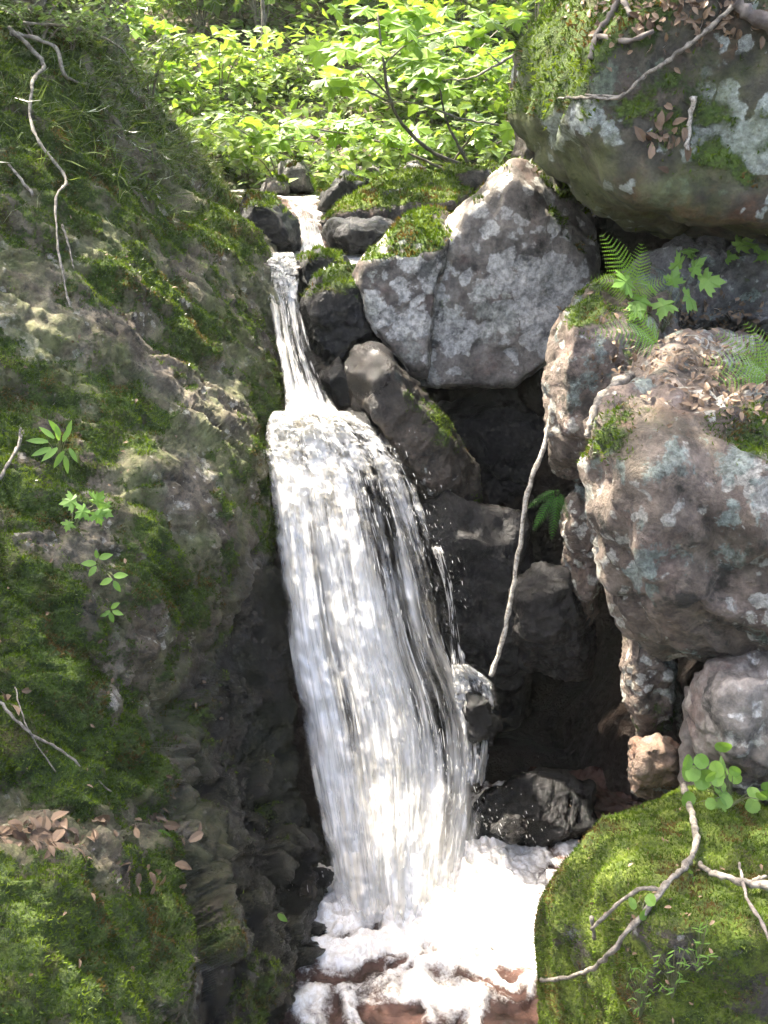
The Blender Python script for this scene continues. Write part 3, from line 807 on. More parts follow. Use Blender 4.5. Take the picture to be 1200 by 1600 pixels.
fall = Sheet([(640, 432, 538, 4.46, 4.46), (652, 424, 556, 4.36, 4.38), (672, 420, 585, 4.27, 4.32), (705, 420, 618, 4.20, 4.26), (750, 428, 640, 4.13, 4.20), (820, 436, 662, 4.05, 4.13), (900, 446, 684, 3.97, 4.06),
              (1000, 458, 706, 3.87, 4.00), (1100, 476, 748, 3.76, 3.95), (1200, 494, 758, 3.63, 3.84), (1300, 512, 742, 3.49, 3.68), (1380, 526, 730, 3.39, 3.55), (1450, 538, 720, 3.30, 3.44)], 0.11)
casc2 = Sheet([(392, 420, 456, 5.75, 5.75), (412, 408, 464, 5.6, 5.6), (440, 410, 466, 5.42, 5.42), (480, 424, 470, 5.22, 5.22), (540, 434, 482, 4.95, 4.95), (600, 446, 506, 4.68, 4.68), (640, 448, 524, 4.50, 4.50), (665, 440, 550, 4.38, 4.40)], 0.05)
casc3 = Sheet([(306, 446, 494, 7.3, 7.3), (318, 452, 494, 6.95, 6.95), (340, 466, 496, 6.6, 6.6), (370, 474, 503, 6.3, 6.3), (395, 470, 512, 6.0, 6.0)], 0.03)

def water_body(name, label, sh, nr, nc, layers, seed, asp):
    root = empty(name, sh.at(np.array([.5]), np.array([1.0]))[0].tolist(), label, 'waterfall')
    root['kind'] = 'structure'
    for li, (off, cover, us, vs) in enumerate(layers):
        tt, a = np.meshgrid(np.linspace(0, 1, nr), np.linspace(-.03, 1.03, nc), indexing='ij')
        tf, af = tt.ravel(), a.ravel()
        q = np.stack([af * us * .5 + li * 5.1, tf * vs * .5, 0 * af + seed], 1)
        ruf = fbm(q, 4, .55, seed + li) * .05 + fbm(q * np.array([3, 2.5, 1]), 3, .5, seed + li + 7) * .03
        lmp = fbm(np.stack([af * us * .9, tf * vs * 3.0, 0 * af + li * 3.3 + seed], 1), 4, .6, seed + li + 11) * .07 * (1 - .6 * sstep(.15, .5, tf))
        V = sh.at(af, tf, off + ruf + lmp)
        wob = fbm(np.stack([tf * 9, 0 * tf + li * 3 + seed, np.sign(af - .5)], 1), 4, .6, seed + 3)
        ed = sstep(-.03, .07, af + wob * .07) * sstep(-.03, .07, 1 - af + wob * .07)
        endw = fbm(np.stack([af * 9, 0 * tf + li * 2.2, 0 * tf + seed], 1), 3, .6, seed + 4) * .05
        ed = ed * sstep(0, .04, tf + endw * .3) * sstep(0, .09, 1 - tf + endw)
        dn = 0.5 + .6 * fbm(np.stack([af * 3, tf * 2.2, 0 * af + seed + li], 1), 3, .5, seed + 13)
        dn += .6 * np.exp(-((tf - .04) / .10) ** 2) + .5 * sstep(.62, 1.0, tf) + .35 * (1 - sstep(0, .28, af)) - .17 * sstep(.42, .66, af) * sstep(.25, .45, tf) * (1 - sstep(.72, .9, tf)) - .20 * sstep(.80, 1.02, af) * sstep(.12, .3, tf) * (1 - sstep(.8, .95, tf)) - .10 * np.exp(-((tf - .42) / .16) ** 2 - ((af - .62) / .25) ** 2)
        me = mesh_np('water_sheet', V - np.array(root.location), grid_faces(nr, nc), sheet_mat(f'{name}_sheet_{li}', cover, us, vs, seed + li * 2.3),
                     attrs={'edge': ed, 'dense': dn}, uv=np.stack([af, tf], 1))
        o = obj('water_sheet', me, root); o['kind'] = 'stuff'
    return root

def strands(root, sh, n, seed, lo, hi, rlo, rhi, spread, aspread=0.02, tmin=0.02, tmax=1.0, name='water_strands'):
    """ropes and drops of white water thrown along the flow, each its own tapered body"""
    rng = np.random.default_rng(seed)
    t0 = tmin + (tmax - tmin) * rng.random(n); a = np.clip(rng.beta(1.05, 1.15, n) + rng.normal(size=n) * aspread, -.05, 1.06)
    L = lo + (hi - lo) * rng.random(n) ** 2
    rad = rlo + (rhi - rlo) * rng.random(n) ** 2
    off = np.abs(rng.normal(size=n)) * spread
    K, S = 5, 4
    prof = np.array([.12, .8, 1.0, .7, .08])
    Vs = []
    drift = rng.normal(size=n) * .0015
    cs = [sh.at(a + drift * j, np.clip(t0 + L * (j / (K - 1) - .5), 0, 1.0), off) for j in range(K)]
    for j in range(K):
        tg = cs[min(j + 1, K - 1)] - cs[max(j - 1, 0)]
        tg /= np.maximum(np.linalg.norm(tg, axis=1), 1e-9)[:, None]
        s1 = np.cross(tg, np.array([0.3, 1, .1])); s1 /= np.maximum(np.linalg.norm(s1, axis=1), 1e-9)[:, None]
        s2 = np.cross(tg, s1)
        for k in range(S):
            an = 2 * np.pi * k / S
            Vs.append(cs[j] + (s1 * math.cos(an) * 1.3 + s2 * math.sin(an) * .7) * (rad * prof[j])[:, None])
    V = np.stack(Vs, 1)
    base = (np.arange(n) * K * S)[:, None]
    f = []
    for j in range(K - 1):
        for k in range(S):
            f.append([j * S + k, j * S + (k + 1) % S, (j + 1) * S + (k + 1) % S, (j + 1) * S + k])
    F = (base[:, :, None] + np.array(f)[None]).reshape(-1, 4)
    me = mesh_np(name, V.reshape(-1, 3) - np.array(root.location), F, M['drop'])
    o = obj(name, me, root); o['kind'] = 'stuff'
    return o

W1 = water_body('waterfall', 'main white waterfall sliding down the rock into the pool', fall, 220, 60,
                [(-.06, 1.15, 5, 5.0), (-.01, .84, 8, 7), (.05, .50, 11, 6)], 2, 1)
strands(W1, fall, 500, 5, .01, .04, .0008, .0025, .06)
strands(W1, fall, 420, 6, .006, .03, .0007, .0022, .16, .02, .1, .95, 'water_drops')
W2 = water_body('waterfall', 'narrow second cascade between the rock wall and the dark rocks', casc2, 120, 30, [(-.03, .92, 3, 5), (.02, .62, 4, 6), (.05, .4, 5, 8)], 31, 1)
strands(W2, casc2, 90, 7, .02, .07, .001, .0035, .05)
W3 = water_body('waterfall', 'small highest cascade at the head of the stream', casc3, 70, 24, [(-.02, .62, 4, 4), (.02, .4, 4, 5)], 47, 1)
strands(W3, casc3, 80, 8, .04, .12, .001, .004, .03)

# spray thrown off the right side of the fall
def spray(root, n, seed, u0, u1, v0, v1, du, d0, d1, rlo=.0006, rhi=.0019):
    rng = np.random.default_rng(seed)
    D, F = ico(1)
    t_ = rng.random(n); u = u0 + (u1 - u0) * t_ + rng.normal(size=n) * du; v = v0 + (v1 - v0) * t_ + rng.normal(size=n) * du
    c = Pn(u, v, d0 + (d1 - d0) * rng.random(n))
    dr = np.stack([.30 + .15 * rng.normal(size=n), -.25 + .1 * rng.normal(size=n), -.9 + 0 * t_], 1); dr /= np.linalg.norm(dr, axis=1)[:, None]
    r_ = rlo + (rhi - rlo) * rng.random(n) ** 2; L = r_ * rng.uniform(1.5, 9, n)
    dots = D[None] @ dr[:, :, None]
    V = c[:, None] + D[None] * r_[:, None, None] + dots * dr[:, None] * (L - r_)[:, None, None]
    FF = (np.arange(n) * len(D))[:, None, None] + F[None]
    o = obj('water_drops', mesh_np('water_drops', V.reshape(-1, 3) - np.array(root.location), FF.reshape(-1, 3), M['drop']), root); o['kind'] = 'stuff'
spray(W1, 260, 11, 600, 740, 1080, 1290, 26, 3.55, 3.75)
spray(W1, 130, 12, 690, 850, 1230, 1330, 34, 3.45, 3.65)
spray(W1, 160, 13, 600, 720, 700, 950, 22, 3.95, 4.1)
spray(W1, 140, 14, 500, 700, 1380, 1440, 40, 3.2, 3.35)

# thin side trickles over the dark rock
for j, (rows, lb) in enumerate([
    ([(850, 672, 690, 4.10, 4.10), (900, 690, 704, 4.08, 4.08), (950, 700, 714, 4.05, 4.05), (1000, 704, 722, 4.02, 4.02), (1050, 706, 732, 3.98, 3.98)], 'thin side trickle close to the right edge of the main fall')]):
    s_ = Sheet(rows, .01)
    w = water_body('trickle', lb, s_, 60, 10, [(0, .0, 4, 4)], 71 + j * 5, 1)
    w['category'] = 'trickle'
    strands(w, s_, 60, 90 + j, .05, .2, .001, .003, .02)

for rows, cov, lb, sd in [
    ([(1035, 705, 728, 3.96, 3.98), (1065, 708, 768, 3.93, 3.96), (1095, 712, 778, 3.90, 3.93), (1140, 722, 770, 3.87, 3.90), (1190, 728, 762, 3.84, 3.88), (1230, 725, 755, 3.80, 3.84)], 1.0, 'side splash of white water against the small black rock', 81)]:
    s_ = Sheet(rows, .03)
    w_ = water_body('splash', lb, s_, 60, 24, [(0, cov, 4, 3), (.03, cov - .3, 6, 4)], sd, 1)
    w_['category'] = 'splash'

# pool
xs2 = np.linspace(-.9, 1.5, 380); ys2 = np.linspace(1.6, 4.35, 400)
PX, PY = np.meshgrid(xs2, ys2)
px, py = PX.ravel(), PY.ravel()
foot = np.concatenate([Pn([535, 560, 600, 640, 680, 710], [1440, 1450, 1440, 1420, 1380, 1330], [3.3] * 6)[:, :2], Pn([730, 745], [1280, 1210], [3.75, 3.9])[:, :2]])
dist = np.full(len(px), 9.0)
for a_, b_ in zip(foot[:-1], foot[1:]):
    ab = b_ - a_; tq = np.clip(((px - a_[0]) * ab[0] + (py - a_[1]) * ab[1]) / (ab @ ab), 0, 1)
    dist = np.minimum(dist, np.hypot(px - a_[0] - tq * ab[0], py - a_[1] - tq * ab[1]))
pp = np.stack([px, py, 0 * px], 1)
wp = pp + np.stack([fbm(pp * 2.5, 3, .5, 61), fbm(pp * 2.5 + 9, 3, .5, 62), 0 * px], 1) * .18
streak = fbm(wp * np.array([4.5, 6.5, 1]), 4, .55, 63)
foam = .85 * np.exp(-(dist / .30) ** 2) + .55 * np.exp(-((px - .38) / .40) ** 2 - ((py - 3.40) / .34) ** 2) + streak * 1.0 + .30 - .38 * sstep(.25, .7, dist)
foam -= .35 * sstep(3.75, 3.95, py) * sstep(.35, .5, px)
pz = fbm(pp * 6, 4, .55, 64) * .035 + np.clip(foam, 0, 1.2) * .035 + .07 * np.exp(-(dist / .14) ** 2) * (0.7 + fbm(pp * 12, 3, .5, 65)) + np.clip(foam, 0, 1) * (fbm(pp * 24, 4, .62, 165) * .011)
pool = obj('pool_water', mesh_np('pool_water', np.stack([px, py, pz], 1), grid_faces(400, 380)[:, ::-1], M['pool'], attrs={'foam': foam}))
tag(pool, 'foaming reddish brown pool water at the foot of the fall', kind='structure')

# upper stream water
xs3 = np.linspace(-1.6, .2, 60); ys3 = np.linspace(5.55, 8.2, 70)
SX, SY = np.meshgrid(xs3, ys3); sx, sy = SX.ravel(), SY.ravel()
sp = np.stack([sx, sy, 0 * sx], 1)
sz = np.interp(sy, [5.5, 6.05, 6.15, 6.9, 7.0, 8.2], [2.30, 2.32, 2.33, 2.50, 2.55, 2.56]) + fbm(sp * 6, 3, .5, 66) * .02
sf = .35 + fbm(sp * 5, 4, .55, 67) * .8 + .4 * np.exp(-((sy - 5.8) / .3) ** 2)
st = obj('stream_water', mesh_np('stream_water', np.stack([sx, sy, sz], 1), grid_faces(70, 60)[:, ::-1], M['pool'], attrs={'foam': sf}))
tag(st, 'shallow stream water flowing between the upper rocks', kind='structure')

# ------------------------------------------------------------------ sticks, branches
def smooth_path(pts, n=8):
    pts = [Vector(p) for p in pts]
    if len(pts) < 3: 
        return [pts[0].lerp(pts[-1], i / n) for i in range(n + 1)]
    out = []
    for i in range(len(pts) - 1):
        p0 = pts[max(i - 1, 0)]; p1 = pts[i]; p2 = pts[i + 1]; p3 = pts[min(i + 2, len(pts) - 1)]
        for k in range(n):
            t = k / n
            out.append(0.5 * ((2 * p1) + (p2 - p0) * t + (2 * p0 - 5 * p1 + 4 * p2 - p3) * t * t + (3 * p1 - p0 - 3 * p2 + p3) * t ** 3))
    out.append(pts[-1])
    return out

def tube(paths, sides=6, wob=0.0, seed=0):
    """list of (points, r0, r1) -> vertices, quads of tapered limbs"""
    rng = random.Random(seed)
    V, F = [], []
    for pts, r0, r1 in paths:
        ps = smooth_path(pts)
        n = len(ps); b0 = len(V)
        ref = Vector((0.31, 0.2, 0.93))
        for i, p in enumerate(ps):
            tg = (ps[min(i + 1, n - 1)] - ps[max(i - 1, 0)]).normalized()
            s1 = tg.cross(ref)
            if s1.length < 1e-3: s1 = tg.cross(Vector((1, 0, 0)))
            s1.normalize(); s2 = tg.cross(s1)
            r = (r0 + (r1 - r0) * i / (n - 1)) * (1 + rng.uniform(-.28, .28))
            pj = p + (s1 * rng.uniform(-1, 1) + s2 * rng.uniform(-1, 1)) * wob
            for k in range(sides):
                a = 2 * math.pi * k / sides
                V.append((pj + s1 * math.cos(a) * r + s2 * math.sin(a) * r)[:])
        for i in range(n - 1):
            for k in range(sides):
                F.append([b0 + i * sides + k, b0 + i * sides + (k + 1) % sides, b0 + (i + 1) * sides + (k + 1) % sides, b0 + (i + 1) * sides + k])
        e0 = len(V); V.append(ps[0][:]); V.append(ps[-1][:])
        for k in range(sides):
            F.append([e0, b0 + (k + 1) % sides, b0 + k, b0 + k])
            q0 = b0 + (n - 1) * sides
            F.append([e0 + 1, q0 + k, q0 + (k + 1) % sides, q0 + (k + 1) % sides])
    return np.array(V), F

def tube_obj(name, paths, mat, parent=None, sides=6, wob=0.0, seed=0):
    V, F = tube(paths, sides, wob, seed)
    base = np.array([V[:, 0].mean(), V[:, 1].mean(), V[:, 2].min()]) if parent is None else np.array(parent.location)
    me = bpy.data.meshes.new(name)
    me.from_pydata((V - base).tolist(), [], [list(dict.fromkeys(f)) for f in F])
    me.polygons.foreach_set('use_smooth', np.ones(len(me.polygons), bool))
    me.materials.append(mat)
    return obj(name, me, parent, None if parent is not None else Vector(base.tolist()))

def on(u, v, lift=0.006, dflt=3.0):
    h = hit(u, v)
    if h is None: return P(u, v, dflt)
    return h[0] + h[1] * lift

def px2m(u, v, px):
    h = hit(u, v); d = h[2] if h else 3.0
    return px / FPX * d

def stick(name, label, paths, mat, cat, group=None, main_part=None):
    """first path is the stick itself, further ones are its side twigs"""
    o = tube_obj(name, [paths[0]], mat, None, 7, 0.0035, len(label))
    tag(o, label, cat, group)
    for p in paths[1:]:
        tube_obj('side_twig', [p], mat, o, 5, 0.0015, len(label) + 1)
    return o

stick('stick', 'long thin speckled stick leaning from the boulder down to the splash', [([P(862, 632, 3.92), P(852, 690, 3.9), P(825, 770, 3.88), P(808, 880, 3.86), P(790, 980, 3.84), P(768, 1056, 3.82)], .009, .011)], M['birch'], 'stick')
stick('branch', 'crooked grey branch lying across the bottom mossy boulder', [
    ([on(1070, 1236, .02), on(1082, 1290, .025), on(1083, 1340, .03), on(1070, 1380, .04), on(1050, 1412, .05), on(990, 1460, .055), on(930, 1495, .05), on(868, 1526, .05)], .0105, .006),
    ([on(1050, 1412, .05), on(1000, 1425, .05), on(944, 1448, .045)], .006, .005), ([on(944, 1446, .045), on(942, 1466, .03)], .006, .005)], M['stick'], 'branch')
stick('branch', 'short thick grey branch at the right edge of the bottom mossy boulder', [([on(1085, 1358, .02), on(1120, 1380, .025), on(1165, 1396, .03), on(1230, 1410, .04)],   .006, .013), ([on(1165, 1396, .03), on(1200, 1385, .03)], .009, .006)], M['stick'], 'branch')
stick('twig', 'thin curved twig hanging down the right side of the mossy boulder', [([on(1145, 1350, .03), on(1165, 1420, .03), on(1188, 1470, .03), on(1198, 1560, .03)], .004, .005)], M['twig'], 'twig')
stick('root', 'pale bent root poking out between the two right boulders', [([P(918, 682, 3.15), P(926, 650, 3.18), P(945, 615, 3.3), P(985, 588, 3.5)], .010, .018)], M['stick'], 'root')
stick('branch', 'pale thin branch lying against the huge overhanging boulder', [
    ([on(882, 152, .02), on(920, 158, .03), on(968, 150, .03), on(1010, 118, .03), on(1050, 88, .03), on(1100, 50, .03), on(1143, 10, .03)], .004, .010), ([on(920, 152, .03), on(965, 152, .03)], .003, .005)], M['stick'], 'branch')
stick('root', 'thick pale roots creeping over the top of the overhanging boulder', [
    ([on(975, 0, .02), on(955, 35, .02), on(938, 60, .02), on(928, 92, .01)], .016, .008), ([on(938, 58, .02), on(985, 62, .02), on(1020, 50, .02)], .010, .008), ([on(978, 0, .02), on(990, 30, .02)], .012, .008)], M['bark'], 'root')
stick('root', 'dark root climbing the corner of the overhanging boulder', [([on(1150, 0, .02), on(1175, 25, .03), on(1220, 45, .03)], .022, .03)], M['bark'], 'root')
stick('root', 'short pale root running down the face of the overhanging boulder', [([on(1082, 150, .012), on(1078, 190, .012), on(1072, 235, .012)], .011, .009)], M['birch'], 'root')
stick('root', 'long pale dead root hanging down the mossy wall on the left', [
    ([on(20, 58, .10), on(40, 95, .10), on(55, 140, .10), on(62, 200, .09), on(80, 270, .08), on(88, 330, .07), on(90, 400, .05), on(108, 490, .03)], .009, .004),
    ([on(88, 350, .03), on(105, 385, .03), on(112, 420, .02)], .005, .003)], M['stick'], 'root')
stick('branch', 'dead branch slanting across the bank above the left wall', [([on(20, 60, .06), on(70, 95, .08), on(110, 125, .08), on(165, 148, .06)], .011, .006), ([on(30, 55, .06), on(100, 62, .1), on(165, 85, .1), on(205, 125, .06)], .007, .004)], M['stick'], 'branch')
stick('stick', 'short straight pale stick in the moss high on the left wall', [([on(18, 258, .02), on(52, 307, .03)], .006, .005)], M['stick'], 'stick')
stick('twig', 'thin dark twig crossing the upper cascade', [([P(388, 408, 5.45), P(415, 414, 5.45), P(440, 424, 5.45)], .010, .006)], M['bark'], 'twig')
stick('twig', 'long thin twig lying on the lower left moss', [([on(-10, 1090, .02), on(50, 1145, .03), on(90, 1180, .03), on(162, 1240, .02)], .005, .0025), ([on(18, 1070, .02), on(45, 1130, .03), on(80, 1200, .02)], .0025, .002)], M['stick'], 'twig')
stick('twig', 'forked pale twig at the left edge below the wall face', [([on(0, 745, .02), on(18, 710, .03), on(28, 672, .03)], .006, .004), ([on(18, 710, .03), on(36, 680, .03)], .004, .003)], M['stick'], 'twig')
stick('stick', 'stubby upright stick by the dead leaves on the left ledge', [([on(145, 1330, .0), on(146, 1290, .03)], .006, .006)], M['twig'], 'stick')
stick('stump', 'grey upright stub of wood beside the sunlit rock pillar', [([P(1078, 1238, 2.95), P(1076, 1160, 3.0), P(1082, 1075, 3.05)], .035, .026)], M['bark'], 'stump')

# ------------------------------------------------------------------ plants
def leaf_lance(w=.35, nseg=4, fold=.12, droop=.15):
    """pointed oval leaf along +Y, length 1"""
    V, F = [], []
    for i in range(nseg + 1):
        t = i / nseg
        ww = w * .5 * math.sin(math.pi * min(1, t * .93 + .07)) ** .8 * (1 - .25 * t) if i < nseg else 0.004
        z = -droop * t * t
        V += [(-ww, t, z + fold * ww), (0, t, z), (ww, t, z + fold * ww)]
    for i in range(nseg):
        a = i * 3
        F += [[a, a + 1, a + 4, a + 3], [a + 1, a + 2, a + 5, a + 4]]
    return np.array(V), np.array(F)

def leaf_maple():
    """five-lobed toothed leaf along +Y, length about 1"""
    half = [(0, -.02), (.20, -.10), (.44, -.06), (.30, .10), (.62, .22), (.74, .38), (.52, .36), (.50, .52), (.28, .42), (.26, .60), (.30, .74), (.16, .72), (0, 1.0)]
    pts = half + [(-x, y) for x, y in half[-2:0:-1]]
    V = [(0, .28, .05)] + [(x, y, -.22 * x * x - .10 * y * y + .05 * math.sin(9 * x + 5 * y)) for x, y in pts]
    n = len(pts)
    F = [[0, 1 + i, 1 + (i + 1) % n] for i in range(n)]
    return np.array(V), np.array(F)

def leaf_round():
    n = 10
    V = [(0, .45, -.04)]
    for i in range(n):
        a = 2 * math.pi * i / n
        V.append((.46 * math.sin(a), .48 - .48 * math.cos(a) + (.06 if i == 0 else 0), .05 * math.cos(2 * a)))
    return np.array(V), np.array([[0, 1 + i, 1 + (i + 1) % n] for i in range(n)])

def frame(y, up_):
    y = Vector(y).normalized(); up_ = Vector(up_)
    x = y.cross(up_)
    if x.length < 1e-4: x = y.cross(Vector((1, 0, 0)))
    x.normalize(); z = x.cross(y)
    return Matrix((x, y, z)).transposed()

def xform(V, R, s, t):
    return (V * s) @ np.array(R).T + np.array(t)

LEAFME = {}
def leaf_mesh(kind, mat):
    k = (kind, mat)
    if k not in LEAFME:
        V, F = {'maple': leaf_maple, 'lance': leaf_lance, 'round': leaf_round, 'oval': lambda: leaf_lance(.55, 4, .15, .2), 'narrow': lambda: leaf_lance(.2, 4, .2, .3)}[kind]()
        LEAFME[k] = mesh_np(kind + '_leaf', V, F, M[mat], smooth=False, attrs={'tint': np.full(len(V), .35)})
    return LEAFME[k]

def put_leaf(parent, kind, mat, base, dirn, upv, size, name='leaf'):
    o = obj(name, leaf_mesh(kind, mat), parent)
    R = frame(dirn, upv).to_4x4()
    o.matrix_local = Matrix.Translation(Vector(base) - parent.location) @ R @ Matrix.Scale(size, 4)
    return o

FERN = {}
def frond_mesh(mat, seed=0, npair=15):
    if (mat, seed) in FERN: return FERN[(mat, seed)]
    rng = random.Random(seed)
    V, F = [], []
    curve = lambda t: np.array([.05 * math.sin(2 * t), t, .16 * math.sin(t * 2.2) - .35 * t * t])
    def tri(a, b, c_):
        k = len(V); V.extend([a, b, c_]); F.append([k, k + 1, k + 2])
    for i in range(24):
        a, b = curve(i / 24), curve((i + 1) / 24)
        w = .008 * (1 - i / 26)
        tri(a - [w, 0, 0], a + [w, 0, 0], b)
    for i in range(npair):
        t = .16 + .84 * (i / npair)
        L = .25 * math.sin(math.pi * (t * .74 + .25)) ** .8 * (1 - .1 * t) + .008
        o = curve(t)
        for s in (-1, 1):
            dr = np.array([s * .92, .40, -.12 + rng.uniform(-.1, .1)]); dr /= np.linalg.norm(dr)
            nsub = max(3, int(10 * L / .25))
            nrm = np.array([-dr[1], dr[0], 0])
            for j in range(nsub):
                tt = (j + .4) / nsub
                b0 = o + dr * L * tt + np.array([0, 0, -.25 * (L * tt) ** 2 / .34])
                pl = L * .125 * (1 - tt * .8) + .003
                hw = L / nsub * .40
                for s2 in (-1, 1):
                    tip = b0 + nrm * s2 * pl + dr * hw * .9
                    tri(b0 - dr * hw, b0 + dr * hw, tip)
            tri(o, o + np.array([0, .012, 0]), o + dr * L * 1.02)
    V = np.array(V)
    me = mesh_np('frond', V, np.array(F), M[mat], smooth=False, attrs={'tint': np.full(len(V), .4)})
    FERN[(mat, seed)] = me
    return me

def fern(label, base, fronds, mat, group=None, wid=1.0):
    """fronds: (direction vector, length)"""
    r = empty('fern', base, label, 'fern', group)
    for i, (d, L) in enumerate(fronds):
        o = obj('frond', frond_mesh(mat, i % 3), r)
        d = Vector(d).normalized()
        R = frame(d, Vector((0, -.75, .65))).to_4x4()
        o.matrix_local = R @ Matrix.Diagonal((L * wid, L, L, 1))
    return r

def to_px(b, u, v, dd=0.0):
    """vector from point b to the sight line (u, v) at b's distance + dd"""
    return P(u, v, b.y + dd) - b

# ferns on the right boulder
b = on(985, 470, 0)
fern('small bright fern rising in front of the dark gap', b, [(to_px(b, 950, 376, .0), .28), (to_px(b, 925, 425, -.08), .20), (to_px(b, 1000, 385, .0), .22), (to_px(b, 1040, 430, -.1), .18)], 'fern')
b = on(1030, 545, 0)
fern('low fern frond pointing left over the edge of the upright boulder', b, [(to_px(b, 940, 512, -.12), .27), (to_px(b, 985, 485, -.02), .2)], 'fern')
b = on(1205, 596, 0)
fern('broad bright fern at the right edge above the leaf litter', b, [(to_px(b, 1100, 555, -.10), .27), (to_px(b, 1110, 600, -.16), .27), (to_px(b, 1140, 528, .0), .25), (to_px(b, 1165, 640, -.2), .22), (to_px(b, 1180, 525, .0), .22)], 'fern')
b = P(872, 765, 4.0)
fern('small dark green fern hanging in the shade by the leaning slab', b, [(to_px(b, 835, 830, -.06), .20), (to_px(b, 866, 842, -.08), .21), (to_px(b, 838, 785, -.05), .15), (to_px(b, 893, 815, -.06), .14)], 'fernd', wid=.55)

def seedling(name, label, base, tips, kind, mat, size, cat, stem_r=.0018, upv=(0, -.45, 1), group=None, jit=.2, seed=0, stemmat='stem'):
    """tips: (u, v, dd, scale, direction in degrees in the picture plane)"""
    rng = random.Random(seed + len(label))
    r = empty(name, base, label, cat, group)
    paths = []
    for (u, v, dd, s, ang) in tips:
        e_ = P(u, v, base.y + dd)
        m_ = base.lerp(e_, .5) + Vector((0, 0, .02))
        paths.append(([base, m_, e_], stem_r, stem_r * .6))
    tube_obj('stem', paths, M[stemmat], r, 4, 0, 1)
    for (u, v, dd, s, ang) in tips:
        e_ = P(u, v, base.y + dd)
        a = math.radians(ang)
        d = Vector((math.cos(a), -.25 + rng.uniform(-jit, jit), math.sin(a)))
        uu = Vector(upv) + Vector((rng.uniform(-jit, jit), rng.uniform(-jit, jit), 0))
        put_leaf(r, kind, mat, e_, d, uu, size * s)
    return r

b = on(1035, 520, 0)
seedling('maple_seedling', 'cluster of maple seedling leaves on the upright boulder', b,
    [(985, 440, -.1, 1, 185), (1010, 468, -.1, 1, 200), (1040, 470, -.12, .9, 250), (1070, 460, -.1, 1.1, 320), (1080, 425, 0, .9, 60), (1060, 420, .05, .9, 100), (1095, 440, -.05, 1.1, 5), (1000, 480, -.15, .8, 230), (1020, 450, -.05, .9, 150), (1050, 445, -.03, .8, 80)], 'maple', 'herb', .09, 'seedling', upv=(0, -.7, 1), jit=.5)
b = on(1110, 430, 0)
seedling('maple_seedling', 'maple seedling with flat leaves before the low knobbly boulder', b, [(1085, 396, .0, .9, 170), (1070, 392, .0, .7, 10), (1130, 400, 0, .8, 0), (1150, 385, .05, 1.0, 30)], 'maple', 'herb', .085, 'seedling', upv=(0, -.5, 1))
b = on(1215, 410, 0)
seedling('maple_seedling', 'maple seedling cut off by the right edge under the overhang', b, [(1185, 385, 0, 1, 170), (1195, 360, .0, 1, 120), (1205, 395, -.05, 1, 200)], 'maple', 'herb', .085, 'seedling', upv=(0, -.6, 1))
b = on(95, 735, 0)
seedling('wild_plant', 'narrow-leaved plant growing from a crack in the left wall', b, [(80, 700, -.08, 1, 195), (75, 690, -.06, 1, 170), (85, 685, -.06, .9, 135), (95, 680, -.04, 1, 110), (105, 682, -.04, .9, 70), (108, 700, -.06, .8, 300), (100, 705, -.07, 1, 235), (98, 690, -.08, .9, 60), (90, 700, -.09, 1, 215), (92, 688, -.05, .8, 90), (102, 712, -.05, .9, 275)], 'lance', 'herb', .068, 'plant', upv=(.2, -.8, .6))
b = on(112, 830, 0)
seedling('wild_plant', 'toothed-leaved seedling below the narrow-leaved plant on the wall', b, [(118, 782, -.04, .9, 185), (135, 795, -.06, .85, 215), (150, 788, -.05, 1, 60), (155, 795, -.05, .9, 340), (150, 800, -.07, .8, 290), (108, 815, -.04, .6, 250)], 'maple', 'herb', .06, 'seedling', upv=(.1, -.9, .6))
b = on(160, 905, 0)
seedling('wild_plant', 'four-leaved seedling on the moss of the left wall', b, [(150, 880, -.05, .9, 170), (155, 872, -.05, .9, 20), (150, 885, -.06, .8, 230), (178, 900, -.05, .9, 10), (175, 905, -.06, .9, 200), (178, 908, -.06, .8, 300), (152, 872, -.05, .6, 90)], 'oval', 'herb', .05, 'seedling', upv=(.1, -.8, .6))
b = on(175, 972, 0)
seedling('wild_plant', 'tiny seedling lowest on the mossy left wall', b, [(172, 955, -.03, .8, 200), (174, 950, -.03, .8, 40), (172, 957, -.04, .8, 285), (176, 955, -.03, .8, 350)], 'oval', 'herb', .045, 'seedling', upv=(.1, -.8, .6))
b = on(1140, 1262, 0)
rr = random.Random(4)
tips = [(1125, 1175, .0, 1.1, 80)] + [(1080 + rr.random() * 120, 1195 + rr.random() * 65, rr.uniform(-.10, .04), rr.uniform(.75, 1.1), rr.uniform(0, 360)) for _ in range(30)]
seedling('wild_plant', 'round-leaved bright plant on top of the bottom mossy boulder', b, tips, 'round', 'herb', .05, 'plant', upv=(0, -.8, .8), jit=.4)
b = on(1005, 1425, 0)
seedling('wild_plant', 'three-leaved clover-like sprout beside the crooked branch', b, [(995, 1412, -.02, 1, 150), (1008, 1410, -.02, 1, 45), (1004, 1420, -.03, 1, 285)], 'round', 'herb', .034, 'sprout', upv=(0, -.5, 1))
b = on(1078, 1372, 0)
seedling('wild_plant', 'tiny sprout under the fork of the crooked branch', b, [(1078, 1365, -.01, 1, 90), (1082, 1372, -.01, 1, 330), (1074, 1376, -.01, 1, 230)], 'round', 'herb', .016, 'sprout', upv=(0, -.5, 1))
